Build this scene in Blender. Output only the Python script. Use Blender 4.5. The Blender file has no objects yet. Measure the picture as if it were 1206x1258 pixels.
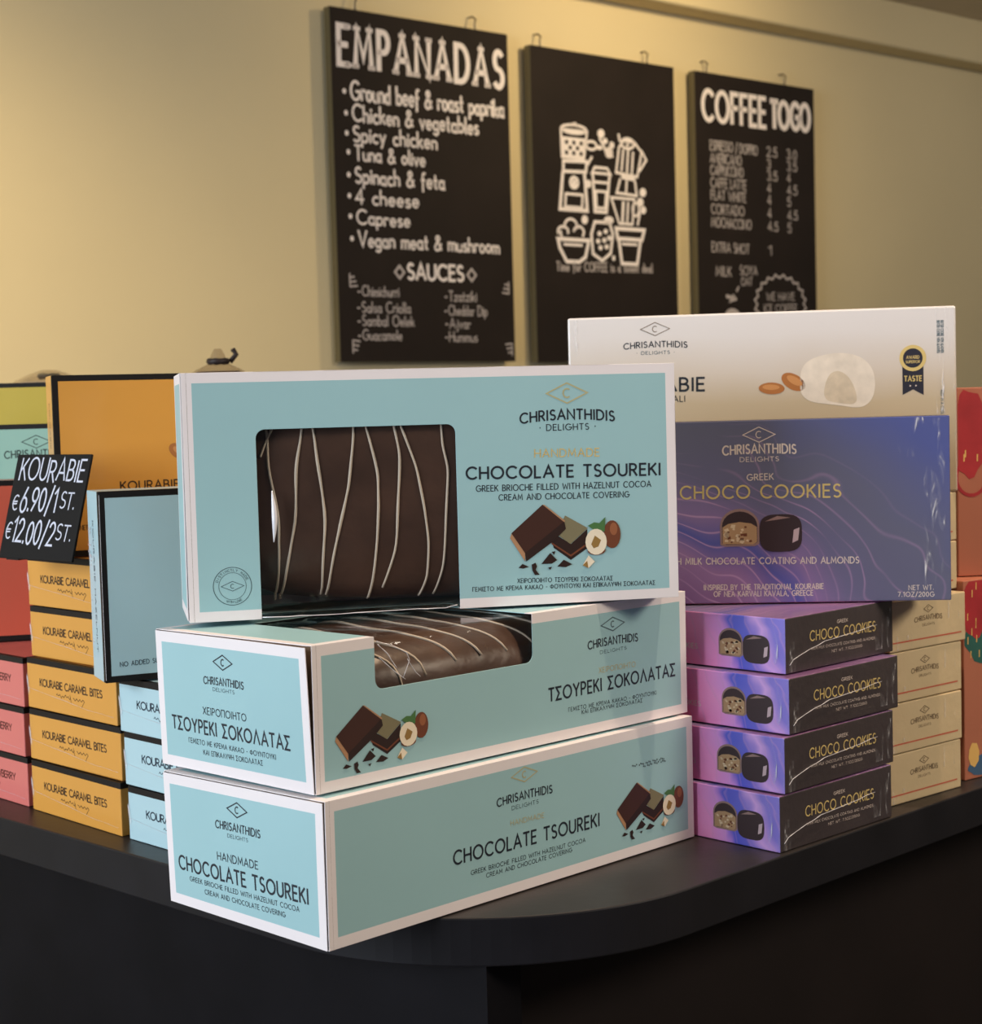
import bpy, bmesh, math, random
from math import sin, cos, pi, radians
from mathutils import Vector, Matrix, noise

random.seed(7)
SC = bpy.context.scene
COL = SC.collection
Z0 = 1.0                                   # counter top height above the floor

# ------------------------------------------------------------------ camera
F_PX, PITCH, ROLL = 2062.83, 0.06059, -0.02691
cam_d = bpy.data.cameras.new('camera')
cam = bpy.data.objects.new('camera', cam_d); COL.objects.link(cam)
cam_d.sensor_fit = 'HORIZONTAL'; cam_d.sensor_width = 36.0
cam_d.lens = F_PX / 1206 * 36.0
cam_d.clip_start = 0.05; cam_d.clip_end = 60
fw = Vector((0, cos(PITCH), -sin(PITCH))); rt = Vector((1, 0, 0)); up = rt.cross(fw)
r2 = rt * cos(ROLL) + up * sin(ROLL); u2 = up * cos(ROLL) - rt * sin(ROLL)
cam.matrix_world = Matrix(((r2.x, u2.x, -fw.x, 0), (r2.y, u2.y, -fw.y, 0), (r2.z, u2.z, -fw.z, Z0 + 0.31297), (0, 0, 0, 1)))
cam_d.dof.use_dof = True; cam_d.dof.focus_distance = 1.10; cam_d.dof.aperture_fstop = 19.0
SC.camera = cam

# ------------------------------------------------------------------ light
SC.view_settings.view_transform = 'Standard'
SC.view_settings.look = 'None'
SC.view_settings.exposure = 0.0
SC.view_settings.gamma = 1.0
SC.view_settings.use_curve_mapping = False
wd = bpy.data.worlds.new('world'); SC.world = wd; wd.use_nodes = True
wd.node_tree.nodes['Background'].inputs[0].default_value = (0.80, 0.83, 1.0, 1)
wd.node_tree.nodes['Background'].inputs[1].default_value = 0.10

Q_WALL = 0.70
AW = Vector((cos(Q_WALL), sin(Q_WALL), 0)); NW = Vector((sin(Q_WALL), -cos(Q_WALL), 0))   # NW points into the room
P_WALL = Vector((0, 4.0, 0))
def wallp(u, z, d=0.0):                     # point on the plane of the menu boards
    return P_WALL + AW * u + NW * d + Vector((0, 0, Z0 + z))
def light(name, kind, loc, target, power, color, **kw):
    l = bpy.data.lights.new(name, kind); l.energy = power; l.color = color
    for k, v in kw.items(): setattr(l, k, v)
    o = bpy.data.objects.new(name, l); COL.objects.link(o); o.location = loc
    o.rotation_euler = (Vector(target) - Vector(loc)).to_track_quat('-Z', 'Y').to_euler()
    return o
WARM = (1.0, 0.76, 0.41)
# daylight through the shop window on the left
light('window_daylight', 'AREA', (-2.58, -0.72, Z0 + 0.75), (0, 1.15, Z0 + 0.15), 113, (0.84, 0.92, 1.0), shape='RECTANGLE', size=2.2, size_y=1.7)
# warm ceiling downlight over the counter
light('counter_downlight', 'SPOT', (0.315, 1.078, Z0 + 1.42), (0.20, 1.12, Z0), 53, (1.0, 0.76, 0.54), spot_size=radians(66), spot_blend=0.9, shadow_soft_size=0.012)
# warm ceiling spots washing the back wall, the last an added fill
light('wall_spot', 'SPOT', wallp(0.38, 1.40, 0.90), wallp(0.42, 0.95), 30, WARM, spot_size=radians(125), spot_blend=1.0, shadow_soft_size=0.04)
light('wall_spot', 'SPOT', wallp(-1.75, 1.25, 1.2), wallp(-1.55, 0.05), 66, WARM, spot_size=radians(100), spot_blend=1.0, shadow_soft_size=0.04)
light('wall_spot', 'SPOT', wallp(2.0, 1.38, 1.5), wallp(1.7, 0.55), 16, (1.0, 0.88, 0.70), spot_size=radians(110), spot_blend=1.0, shadow_soft_size=0.05)  # unseen spot added to lift the right part of the wall
light('room_fill', 'AREA', (2.0, 0.45, Z0 + 1.36), (0.5, 1.3, Z0 + 0.1), 44, (1.0, 0.88, 0.72), shape='DISK', size=0.9)  # added warm fill from the right, not a known lamp

# ------------------------------------------------------------------ materials
def lin(c):
    out = []
    for x in c[:3]:
        x = x / 255.0
        out.append(x / 12.92 if x <= 0.04045 else ((x + 0.055) / 1.055) ** 2.4)
    return (*out, 1.0)
MATS = {}
def mat(name, rgb, rough=0.5, spec=0.4, coat=0.0, metal=0.0, bump=0.0, bscale=60.0, mottle=0.0, mscale=8.0):
    if name in MATS: return MATS[name]
    m = bpy.data.materials.new(name); m.use_nodes = True; MATS[name] = m
    nt = m.node_tree; b = nt.nodes['Principled BSDF']
    b.inputs['Base Color'].default_value = lin(rgb); b.inputs['Roughness'].default_value = rough
    b.inputs['Specular IOR Level'].default_value = spec; b.inputs['Metallic'].default_value = metal
    b.inputs['Coat Weight'].default_value = coat; b.inputs['Coat Roughness'].default_value = 0.12
    tc = nt.nodes.new('ShaderNodeTexCoord')
    if mottle:
        n = nt.nodes.new('ShaderNodeTexNoise'); n.inputs['Scale'].default_value = mscale; n.inputs['Detail'].default_value = 5
        nt.links.new(tc.outputs['Object'], n.inputs['Vector'])
        r = nt.nodes.new('ShaderNodeValToRGB')
        c = lin(rgb); r.color_ramp.elements[0].position = 0.3; r.color_ramp.elements[1].position = 0.7
        r.color_ramp.elements[0].color = tuple(x * (1 - mottle) for x in c[:3]) + (1,)
        r.color_ramp.elements[1].color = tuple(min(1, x * (1 + mottle)) for x in c[:3]) + (1,)
        nt.links.new(n.outputs['Fac'], r.inputs[0]); nt.links.new(r.outputs[0], b.inputs['Base Color'])
    if bump:
        n = nt.nodes.new('ShaderNodeTexNoise'); n.inputs['Scale'].default_value = bscale; n.inputs['Detail'].default_value = 3
        nt.links.new(tc.outputs['Object'], n.inputs['Vector'])
        bp = nt.nodes.new('ShaderNodeBump'); bp.inputs['Strength'].default_value = bump; bp.inputs['Distance'].default_value = 0.002
        nt.links.new(n.outputs['Fac'], bp.inputs['Height']); nt.links.new(bp.outputs[0], b.inputs['Normal'])
        if coat: nt.links.new(bp.outputs[0], b.inputs['Coat Normal'])
    return m
M_WHITE = mat('carton_white', (232, 224, 226), 0.5, mottle=0.02)
M_TEAL = mat('carton_teal', (154, 192, 198), 0.45, mottle=0.03)
M_INSIDE = mat('carton_inside', (120, 96, 76), 0.8)
M_INK = mat('ink_dark', (34, 40, 50), 0.5)
M_INKL = mat('ink_soft', (72, 92, 100), 0.5)
M_GOLD = mat('ink_gold', (186, 180, 138), 0.4, metal=0.1)
M_GOLD2 = mat('ink_gold_foil', (222, 196, 128), 0.35, metal=0.15)
M_CREAMINK = mat('ink_cream', (222, 205, 196), 0.5)
M_BLACKB = mat('carton_black', (24, 20, 20), 0.55, 0.25)
M_FILMW = mat('film_highlight', (225, 222, 228), 0.15, coat=0.8)  # white that stands in for highlights on the clear film
M_WALL = mat('wall_paint', (222, 207, 170), 0.9, 0.2, bump=0.06, bscale=90, mottle=0.02, mscale=3)
M_CEIL = mat('ceiling_paint', (214, 200, 176), 0.9, 0.2, mottle=0.02)
M_FLOOR = mat('floor_tile', (78, 68, 60), 0.6, mottle=0.15)
M_COUNTER = mat('counter_laminate', (45, 40, 39), 0.42, 0.35, bump=0.05, bscale=140, mottle=0.22, mscale=22)
M_PANEL = mat('counter_panel', (16, 15, 19), 0.6, 0.1, mottle=0.2, mscale=16)
M_PANEL2 = mat('counter_panel_brown', (27, 20, 19), 0.6, 0.25, mottle=0.2, mscale=10)
M_BOARD = mat('chalkboard_black', (34, 27, 26), 0.75, 0.25, mottle=0.18, mscale=6)
M_BOARDS = mat('chalkboard_edge', (100, 90, 62), 0.7)
M_CHALK = mat('chalk_white', (244, 236, 238), 0.9, 0.1)
M_CHALK2 = mat('chalk_grey', (190, 182, 184), 0.9, 0.1)
M_CHALKB = mat('chalk_marker', (206, 208, 222), 0.8, 0.1)
M_CHOC = mat('chocolate_coating', (78, 56, 46), 0.38, 0.5, bump=0.6, bscale=45, mottle=0.35, mscale=14)
M_ICING = mat('icing', (206, 194, 180), 0.5)
M_STEEL = mat('hook_steel', (120, 112, 104), 0.35, metal=0.8)

def film_mat(name, gloss=0.10, bump=0.5, scale=30, tint=(1, 1, 1)):
    m = bpy.data.materials.new(name); m.use_nodes = True; nt = m.node_tree
    for n in list(nt.nodes): nt.nodes.remove(n)
    out = nt.nodes.new('ShaderNodeOutputMaterial'); mix = nt.nodes.new('ShaderNodeMixShader')
    tr = nt.nodes.new('ShaderNodeBsdfTransparent'); gl = nt.nodes.new('ShaderNodeBsdfGlossy')
    tr.inputs[0].default_value = (*tint, 1)
    gl.inputs['Roughness'].default_value = 0.08; gl.inputs['Color'].default_value = (1, 1, 1, 1)
    lf = nt.nodes.new('ShaderNodeLayerWeight'); pw = nt.nodes.new('ShaderNodeMath'); pw.operation = 'POWER'; pw.inputs[1].default_value = 4.0; nt.links.new(lf.outputs['Facing'], pw.inputs[0])
    lw = nt.nodes.new('ShaderNodeMath'); lw.operation = 'MULTIPLY'; lw.inputs[1].default_value = 0.6; nt.links.new(pw.outputs[0], lw.inputs[0])
    ad = nt.nodes.new('ShaderNodeMath'); ad.operation = 'ADD'; ad.inputs[1].default_value = gloss; ad.use_clamp = True
    tc = nt.nodes.new('ShaderNodeTexCoord'); mp = nt.nodes.new('ShaderNodeMapping'); mp.inputs['Scale'].default_value = (1.0, 0.35, 1.0)
    nz = nt.nodes.new('ShaderNodeTexNoise'); nz.inputs['Scale'].default_value = scale; nz.inputs['Detail'].default_value = 3; nz.inputs['Distortion'].default_value = 1.2
    bp = nt.nodes.new('ShaderNodeBump'); bp.inputs['Strength'].default_value = bump; bp.inputs['Distance'].default_value = 0.004
    L = nt.links.new
    L(tc.outputs['Object'], mp.inputs[0]); L(mp.outputs[0], nz.inputs['Vector']); L(nz.outputs['Fac'], bp.inputs['Height'])
    L(bp.outputs[0], gl.inputs['Normal']); L(lw.outputs[0], ad.inputs[0]); L(ad.outputs[0], mix.inputs[0])
    L(tr.outputs[0], mix.inputs[1]); L(gl.outputs[0], mix.inputs[2]); L(mix.outputs[0], out.inputs[0])
    return m
M_FILM = film_mat('window_film', 0.03, 0.45, 26, (0.93, 0.91, 0.88))
def streak_mat(name):  # white streaks painted as glints on crinkled clear film
    m = bpy.data.materials.new(name); m.use_nodes = True; nt = m.node_tree
    for n in list(nt.nodes): nt.nodes.remove(n)
    out = nt.nodes.new('ShaderNodeOutputMaterial'); mix = nt.nodes.new('ShaderNodeMixShader'); tr = nt.nodes.new('ShaderNodeBsdfTransparent')
    b = nt.nodes.new('ShaderNodeBsdfPrincipled'); b.inputs['Base Color'].default_value = (.85, .84, .88, 1); b.inputs['Roughness'].default_value = 0.15; b.inputs['Coat Weight'].default_value = 0.6
    tc = nt.nodes.new('ShaderNodeTexCoord'); nz = nt.nodes.new('ShaderNodeTexNoise'); nz.inputs['Scale'].default_value = 75; nz.inputs['Detail'].default_value = 3; nz.inputs['Distortion'].default_value = 0.6
    mp = nt.nodes.new('ShaderNodeMapping'); mp.inputs['Rotation'].default_value = (0.5, 0.4, 0); mp.inputs['Scale'].default_value = (2.4, 2.4, 0.5); nt.links.new(tc.outputs['Object'], mp.inputs[0]); nt.links.new(mp.outputs[0], nz.inputs['Vector'])
    f = _ramp(nt, nz.outputs['Fac'], [(0.53, (0, 0, 0)), (0.61, (80, 80, 80)), (0.70, (225, 225, 225))])
    nt.links.new(f, mix.inputs[0]); nt.links.new(tr.outputs[0], mix.inputs[1]); nt.links.new(b.outputs[0], mix.inputs[2]); nt.links.new(mix.outputs[0], out.inputs[0])
    return m
M_CELLO = film_mat('cellophane', 0.10, 0.5, 30, (0.86, 0.82, 0.78))

def ramp_mat(name, build, rough=0.35, coat=0.5):
    """procedural print driven by the face's own metre coordinates (UV layer)"""
    m = bpy.data.materials.new(name); m.use_nodes = True; nt = m.node_tree
    b = nt.nodes['Principled BSDF']; b.inputs['Roughness'].default_value = rough
    b.inputs['Coat Weight'].default_value = coat; b.inputs['Coat Roughness'].default_value = 0.1
    uv = nt.nodes.new('ShaderNodeUVMap'); uv.uv_map = 'UVMap'
    nt.links.new(build(nt, uv.outputs[0]), b.inputs['Base Color'])
    tc = nt.nodes.new('ShaderNodeTexCoord'); n = nt.nodes.new('ShaderNodeTexNoise'); n.inputs['Scale'].default_value = 35
    bp = nt.nodes.new('ShaderNodeBump'); bp.inputs['Strength'].default_value = 0.25; bp.inputs['Distance'].default_value = 0.002
    nt.links.new(tc.outputs['Object'], n.inputs['Vector']); nt.links.new(n.outputs['Fac'], bp.inputs['Height']); nt.links.new(bp.outputs[0], b.inputs['Coat Normal'])
    return m
def _math(nt, op, a, b):
    n = nt.nodes.new('ShaderNodeMath'); n.operation = op
    for i, x in enumerate((a, b)):
        if isinstance(x, (int, float)): n.inputs[i].default_value = x
        else: nt.links.new(x, n.inputs[i])
    return n.outputs[0]
def _ramp(nt, fac, stops):
    r = nt.nodes.new('ShaderNodeValToRGB'); cr = r.color_ramp
    while len(cr.elements) < len(stops): cr.elements.new(0.5)
    for e, (p, c) in zip(cr.elements, stops): e.position = p; e.color = lin(c)
    nt.links.new(fac, r.inputs[0]); return r.outputs[0]
def _swirl(nt, uv, cx, cy, sx, sy, amp, nscale, line_scale, line_amt, stops, line_col):
    sep = nt.nodes.new('ShaderNodeSeparateXYZ'); nt.links.new(uv, sep.inputs[0])
    x = _math(nt, 'MULTIPLY', _math(nt, 'SUBTRACT', sep.outputs[0], cx), sx)
    y = _math(nt, 'MULTIPLY', _math(nt, 'SUBTRACT', sep.outputs[1], cy), sy)
    r = _math(nt, 'SQRT', _math(nt, 'ADD', _math(nt, 'MULTIPLY', x, x), _math(nt, 'MULTIPLY', y, y)), 0)
    nz = nt.nodes.new('ShaderNodeTexNoise'); nz.inputs['Scale'].default_value = nscale; nz.inputs['Detail'].default_value = 2; nz.inputs['Distortion'].default_value = 0.6
    nt.links.new(uv, nz.inputs['Vector'])
    t = _math(nt, 'ADD', r, _math(nt, 'MULTIPLY', _math(nt, 'SUBTRACT', nz.outputs['Fac'], 0.5), amp))
    base = _ramp(nt, t, stops)
    ln = _math(nt, 'SINE', _math(nt, 'MULTIPLY', t, line_scale), 0)
    ln = _math(nt, 'POWER', _math(nt, 'MAXIMUM', ln, 0), 14)
    n2 = nt.nodes.new('ShaderNodeTexNoise'); n2.inputs['Scale'].default_value = 13; nt.links.new(uv, n2.inputs['Vector'])
    msk = _ramp(nt, n2.outputs['Fac'], [(0.36, (0, 0, 0)), (0.54, (255, 255, 255))])
    low = _ramp(nt, t, [(0.0, (255, 255, 255)), (0.66, (255, 255, 255)), (0.84, (20, 20, 20))])
    fade = _math(nt, 'MULTIPLY', _math(nt, 'MULTIPLY', ln, line_amt), _math(nt, 'MULTIPLY', msk, low))
    mx = nt.nodes.new('ShaderNodeMix'); mx.data_type = 'RGBA'
    nt.links.new(fade, mx.inputs[0]); nt.links.new(base, mx.inputs[6]); mx.inputs[7].default_value = lin(line_col)
    return mx.outputs[2]
CS_STOPS = [(0.0, (150, 78, 92)), (0.17, (140, 86, 118)), (0.31, (126, 90, 136)), (0.42, (150, 114, 160)), (0.50, (88, 90, 164)), (0.56, (136, 112, 160)), (0.66, (108, 104, 138)), (0.80, (102, 102, 126)), (1.0, (84, 92, 150))]
M_CHOCPRINT = ramp_mat('swirl_print', lambda nt, uv: _swirl(nt, uv, 0.01, -0.07, 2.9, 3.9, 0.30, 8, 170, 0.8, CS_STOPS, (190, 150, 190)))
SIDE_STOPS = [(0.0, (236, 96, 132)), (0.22, (246, 124, 170)), (0.45, (246, 156, 214)), (0.62, (222, 154, 230)), (0.70, (84, 92, 212)), (0.82, (104, 102, 210)), (0.90, (214, 166, 232)), (1.0, (134, 120, 210))]
def _side(nt, uv):
    sep = nt.nodes.new('ShaderNodeSeparateXYZ'); nt.links.new(uv, sep.inputs[0])
    d = _math(nt, 'ADD', _math(nt, 'MULTIPLY', _math(nt, 'SUBTRACT', sep.outputs[0], 0.165), 8.6), _math(nt, 'MULTIPLY', sep.outputs[1], 3.6))
    nz = nt.nodes.new('ShaderNodeTexNoise'); nz.inputs['Scale'].default_value = 22; nz.inputs['Distortion'].default_value = 0.8
    nt.links.new(uv, nz.inputs['Vector'])
    t = _math(nt, 'ADD', d, _math(nt, 'MULTIPLY', _math(nt, 'SUBTRACT', nz.outputs['Fac'], 0.5), 0.32))
    base = _ramp(nt, t, SIDE_STOPS)
    ln = _math(nt, 'POWER', _math(nt, 'MAXIMUM', _math(nt, 'SINE', _math(nt, 'MULTIPLY', t, 55), 0), 0), 10)
    mx = nt.nodes.new('ShaderNodeMix'); mx.data_type = 'RGBA'
    nt.links.new(_math(nt, 'MULTIPLY', ln, 0.25), mx.inputs[0]); nt.links.new(base, mx.inputs[6]); mx.inputs[7].default_value = lin((214, 160, 206))
    return mx.outputs[2]
M_SIDEPRINT = ramp_mat('swirl_side_print', _side)
M_WRAPGLINT = streak_mat('wrap_glint_streaks')
M_SLATE = mat('carton_slate', (66, 58, 60), 0.4, coat=0.35, bump=0.25, bscale=90, mottle=0.1)
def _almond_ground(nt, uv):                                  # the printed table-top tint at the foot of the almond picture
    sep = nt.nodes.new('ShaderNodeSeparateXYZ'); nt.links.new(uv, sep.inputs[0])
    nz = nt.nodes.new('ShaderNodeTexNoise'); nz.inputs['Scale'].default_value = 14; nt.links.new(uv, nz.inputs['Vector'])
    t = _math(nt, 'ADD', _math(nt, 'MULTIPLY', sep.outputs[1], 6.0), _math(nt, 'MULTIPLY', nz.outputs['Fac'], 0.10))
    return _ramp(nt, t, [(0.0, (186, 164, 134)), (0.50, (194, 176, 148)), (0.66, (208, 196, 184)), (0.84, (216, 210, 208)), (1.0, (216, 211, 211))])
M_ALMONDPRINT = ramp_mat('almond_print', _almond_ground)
M_WHITEBOX = mat('carton_pearl', (228, 222, 222), 0.35, coat=0.4, mottle=0.02)
M_CREAM = mat('carton_cream', (208, 186, 148), 0.4, coat=0.35, bump=0.3, bscale=70, mottle=0.05)
M_ORANGE = mat('carton_orange', (214, 152, 67), 0.4, coat=0.3, bump=0.12, bscale=40, mottle=0.04)
M_BLUE = mat('carton_blue', (174, 205, 214), 0.4, coat=0.3, bump=0.12, bscale=40, mottle=0.04)
M_PINK = mat('carton_pink', (214, 116, 110), 0.4, coat=0.3, bump=0.12, bscale=40, mottle=0.04)
M_RED = mat('carton_coral', (206, 96, 74), 0.4, coat=0.3, bump=0.12, bscale=40, mottle=0.04)
M_GREENB = mat('carton_green', (150, 192, 178), 0.4, coat=0.3, bump=0.12, bscale=40, mottle=0.04)
M_YELLOW = mat('carton_yellow', (196, 172, 70), 0.4, coat=0.3, bump=0.12, bscale=40, mottle=0.04)
M_SALMON = mat('carton_salmon', (176, 108, 84), 0.5, mottle=0.06)

# ------------------------------------------------------------------ mesh helpers
class MB:
    def __init__(s): s.v = []; s.f = []; s.m = []; s.uv = []; s.mats = []; s.em = None
    def mi(s, m):
        if m not in s.mats: s.mats.append(m)
        return s.mats.index(m)
    def face(s, pts, m, uvs=None):
        i = len(s.v); s.v += [Vector(p) for p in pts]; s.f.append(tuple(range(i, i + len(pts)))); s.m.append(s.mi(m))
        s.uv.append(uvs or [(0, 0)] * len(pts))
    def box(s, x0, x1, y0, y1, z0, z1, m):
        p = lambda x, y, z: Vector((x, y, z))
        for q in (((x0, y0, z0), (x1, y0, z0), (x1, y0, z1), (x0, y0, z1)), ((x1, y1, z0), (x0, y1, z0), (x0, y1, z1), (x1, y1, z1)),
                  ((x0, y1, z0), (x0, y0, z0), (x0, y0, z1), (x0, y1, z1)), ((x1, y0, z0), (x1, y1, z0), (x1, y1, z1), (x1, y0, z1)),
                  ((x0, y0, z1), (x1, y0, z1), (x1, y1, z1), (x0, y1, z1)), ((x0, y1, z0), (x1, y1, z0), (x1, y0, z0), (x0, y0, z0))):
            s.face([p(*c) for c in q], m)
    def tube(s, path, r, m, n=6, cap=True):
        rings = []
        for i, p in enumerate(path):
            p = Vector(p); a = Vector(path[max(0, i - 1)]); b = Vector(path[min(len(path) - 1, i + 1)])
            t = (b - a).normalized(); x = t.orthogonal().normalized() if i == 0 else (px_ - t * px_.dot(t)).normalized()
            px_ = x; y = t.cross(x); rr = r[i] if isinstance(r, (list, tuple)) else r
            rings.append([p + (x * cos(2 * pi * k / n) + y * sin(2 * pi * k / n)) * rr for k in range(n)])
        for a, b in zip(rings, rings[1:]):
            for k in range(n): s.face([a[k], a[(k + 1) % n], b[(k + 1) % n], b[k]], m)
        if cap: s.face(list(reversed(rings[0])), m); s.face(rings[-1], m)
    def build(s, name, parent=None, off=(0, 0, 0), weld=True, bevel=0.0, solid=0.0, smooth=False):
        if s.em: s.em.build('emblem', parent, off, weld=False); s.em = None
        if not s.f: return None
        me = bpy.data.meshes.new(name); o = Vector(off)
        me.from_pydata([tuple(v - o) for v in s.v], [], s.f)
        for m in s.mats: me.materials.append(m)
        for p, k in zip(me.polygons, s.m): p.material_index = k
        ul = me.uv_layers.new(name='UVMap'); flat = [c for f in s.uv for uv in f for c in uv]; ul.data.foreach_set('uv', flat)
        if weld:
            bm = bmesh.new(); bm.from_mesh(me); bmesh.ops.remove_doubles(bm, verts=bm.verts, dist=2e-5); bm.to_mesh(me); bm.free()
        if smooth:
            for p in me.polygons: p.use_smooth = True
        ob = bpy.data.objects.new(name, me); COL.objects.link(ob)
        if parent: ob.parent = parent
        if solid:
            md = ob.modifiers.new('board', 'SOLIDIFY'); md.thickness = solid; md.offset = -1
        if bevel:
            md = ob.modifiers.new('edge', 'BEVEL'); md.width = bevel; md.segments = 2; md.limit_method = 'ANGLE'; md.angle_limit = radians(50)
        return ob

def tag(o, label, cat, group=None):
    o['label'] = label; o['category'] = cat
    if group: o['group'] = group
    return o
def root(name, loc, rot, label, cat, group=None):
    e = bpy.data.objects.new(name, None); COL.objects.link(e); e.location = loc; e.rotation_euler = rot
    e.empty_display_size = 0.05
    return tag(e, label, cat, group)
def struct(o): o['kind'] = 'structure'; return o
def dup(r, loc, rot, label):
    n = r.copy(); COL.objects.link(n); n.location = loc; n.rotation_euler = rot; n['label'] = label
    for ch in list(r.children):
        c = ch.copy(); COL.objects.link(c); c.parent = n
        for g in ch.children:
            d = g.copy(); COL.objects.link(d); d.parent = c
    return n

class Frame:
    """a printed face: metre coordinates u (right), v (up), d (out of the face)"""
    def __init__(s, o, ax, ay, warp=None):
        s.o = Vector(o); s.ax = Vector(ax); s.ay = Vector(ay); s.n = s.ax.cross(s.ay); s.warp = warp
    def p(s, u, v, d=0.0):
        q = s.o + s.ax * u + s.ay * v + s.n * d
        return s.warp(q) if s.warp else q
def frames(X, Y, Z, warp=None):
    return dict(front=Frame((0, 0, 0), (1, 0, 0), (0, 0, 1), warp), left=Frame((0, Y, 0), (0, -1, 0), (0, 0, 1), warp),
                right=Frame((X, 0, 0), (0, 1, 0), (0, 0, 1), warp), back=Frame((X, Y, 0), (-1, 0, 0), (0, 0, 1), warp),
                top=Frame((0, 0, Z), (1, 0, 0), (0, 1, 0), warp), bottom=Frame((0, Y, 0), (1, 0, 0), (0, -1, 0), warp))
FDIM = lambda X, Y, Z: dict(front=(X, Z), back=(X, Z), left=(Y, Z), right=(Y, Z), top=(X, Y), bottom=(X, Y))
def panel(mb, fr, us, vs, fn, d=0.0):
    for i in range(len(us) - 1):
        for j in range(len(vs) - 1):
            m = fn(0.5 * (us[i] + us[i + 1]), 0.5 * (vs[j] + vs[j + 1]))
            if m is None: continue
            c = ((us[i], vs[j]), (us[i + 1], vs[j]), (us[i + 1], vs[j + 1]), (us[i], vs[j + 1]))
            mb.face([fr.p(u, v, d) for u, v in c], m, list(c))
def split(a, b, cuts, n=1):
    s = sorted(set([a, b] + [c for c in cuts if a < c < b])); out = [s[0]]
    for x, y in zip(s, s[1:]):
        k = max(1, int(round((y - x) / (b - a) * n)))
        out += [x + (y - x) * t / k for t in range(1, k + 1)]
    return out

# ------------------------------------------------------------------ stroke lettering
def arc(cx, cy, rx, ry, a0, a1, n=10):
    return [(cx + rx * cos(radians(a0 + (a1 - a0) * t / n)), cy + ry * sin(radians(a0 + (a1 - a0) * t / n))) for t in range(n + 1)]
G = {}
def g(ch, w, *st): G[ch] = (w, list(st))
g('A', .80, [(0, 0), (.40, 1), (.80, 0)], [(.14, .33), (.66, .33)])
g('B', .58, [(0, 0), (0, 1), (.27, 1)] + arc(.27, .76, .25, .24, 90, -90, 8) + [(0, .52)], [(.27, .52)] + arc(.30, .26, .28, .26, 90, -90, 8) + [(0, 0)])
g('C', .82, arc(.48, .5, .48, .5, 48, 312, 14))
g('D', .74, [(0, 0), (0, 1), (.26, 1)] + arc(.26, .5, .48, .5, 90, -90, 12) + [(0, 0)])
g('E', .50, [(.50, 1), (0, 1), (0, 0), (.50, 0)], [(0, .52), (.44, .52)])
g('F', .48, [(.48, 1), (0, 1), (0, 0)], [(0, .52), (.42, .52)])
g('G', .90, arc(.48, .5, .48, .5, 48, 350, 15) + [(.95, .46), (.55, .46)])
g('H', .68, [(0, 0), (0, 1)], [(.68, 0), (.68, 1)], [(0, .5), (.68, .5)])
g('I', .06, [(.03, 0), (.03, 1)])
g('J', .40, [(.38, 1), (.38, .25)] + arc(.19, .22, .19, .22, 0, -150, 6))
g('K', .60, [(0, 0), (0, 1)], [(.58, 1), (.02, .42)], [(.20, .60), (.62, 0)])
g('L', .46, [(0, 1), (0, 0), (.46, 0)])
g('M', .90, [(0, 0), (.10, 1), (.45, .22), (.80, 1), (.90, 0)])
g('N', .74, [(0, 0), (0, 1), (.74, 0), (.74, 1)])
g('O', .98, arc(.49, .5, .49, .5, 90, 450, 20))
g('P', .54, [(0, 0), (0, 1), (.27, 1)] + arc(.27, .73, .27, .27, 90, -90, 8) + [(0, .46)])
g('Q', .98, arc(.49, .5, .49, .5, 90, 450, 20), [(.6, .25), (.95, -.05)])
g('R', .58, [(0, 0), (0, 1), (.27, 1)] + arc(.27, .74, .26, .26, 90, -90, 8) + [(0, .48)], [(.26, .48), (.58, 0)])
g('S', .54, arc(.28, .75, .24, .25, 40, 270, 9) + arc(.27, .25, .27, .25, 90, -140, 9)[1:])
g('T', .62, [(0, 1), (.62, 1)], [(.31, 1), (.31, 0)])
g('U', .68, [(0, 1), (0, .34)] + arc(.34, .34, .34, .34, 180, 360, 10) + [(.68, 1)])
g('V', .76, [(0, 1), (.38, 0), (.76, 1)])
g('W', 1.1, [(0, 1), (.27, 0), (.55, .8), (.83, 0), (1.1, 1)])
g('X', .68, [(0, 0), (.66, 1)], [(0, 1), (.68, 0)])
g('Y', .68, [(0, 1), (.34, .45), (.68, 1)], [(.34, .45), (.34, 0)])
g('Z', .62, [(0, 1), (.62, 1), (0, 0), (.62, 0)])
for a, b in zip('ΑΒΕΖΗΙΚΜΝΟΡΤΥΧ', 'ABEZHIKMNOPTYX'): G[a] = G[b]
g('Γ', .48, [(.48, 1), (0, 1), (0, 0)])
g('Λ', .78, [(0, 0), (.39, 1), (.78, 0)])
g('Π', .68, [(0, 0), (0, 1), (.68, 1), (.68, 0)])
g('Σ', .60, [(.60, 1), (0, 1), (.34, .5), (0, 0), (.60, 0)])
g('Φ', .90, arc(.45, .5, .45, .33, 90, 450, 16), [(.45, 0), (.45, 1)])
g('Ψ', .76, [(0, 1), (0, .62)] + arc(.38, .62, .38, .34, 180, 360, 8) + [(.76, 1)], [(.38, 0), (.38, 1)])
g('0', .56, arc(.28, .5, .28, .5, 90, 450, 14)); g('1', .26, [(0, .8), (.22, 1), (.22, 0)])
g('2', .54, arc(.27, .72, .26, .28, 165, -35, 8) + [(0, 0), (.56, 0)])
g('3', .52, arc(.25, .75, .24, .25, 150, -80, 8) + arc(.25, .26, .27, .26, 85, -150, 8))
g('4', .58, [(.42, 0), (.42, 1), (0, .30), (.58, .30)])
g('5', .52, [(.48, 1), (.08, 1), (.04, .56)] + arc(.24, .32, .28, .32, 110, -150, 9))
g('6', .56, [(.42, 1)] + arc(.28, .30, .28, .30, 150, 510, 14))
g('7', .54, [(0, 1), (.54, 1), (.16, 0)])
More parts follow.
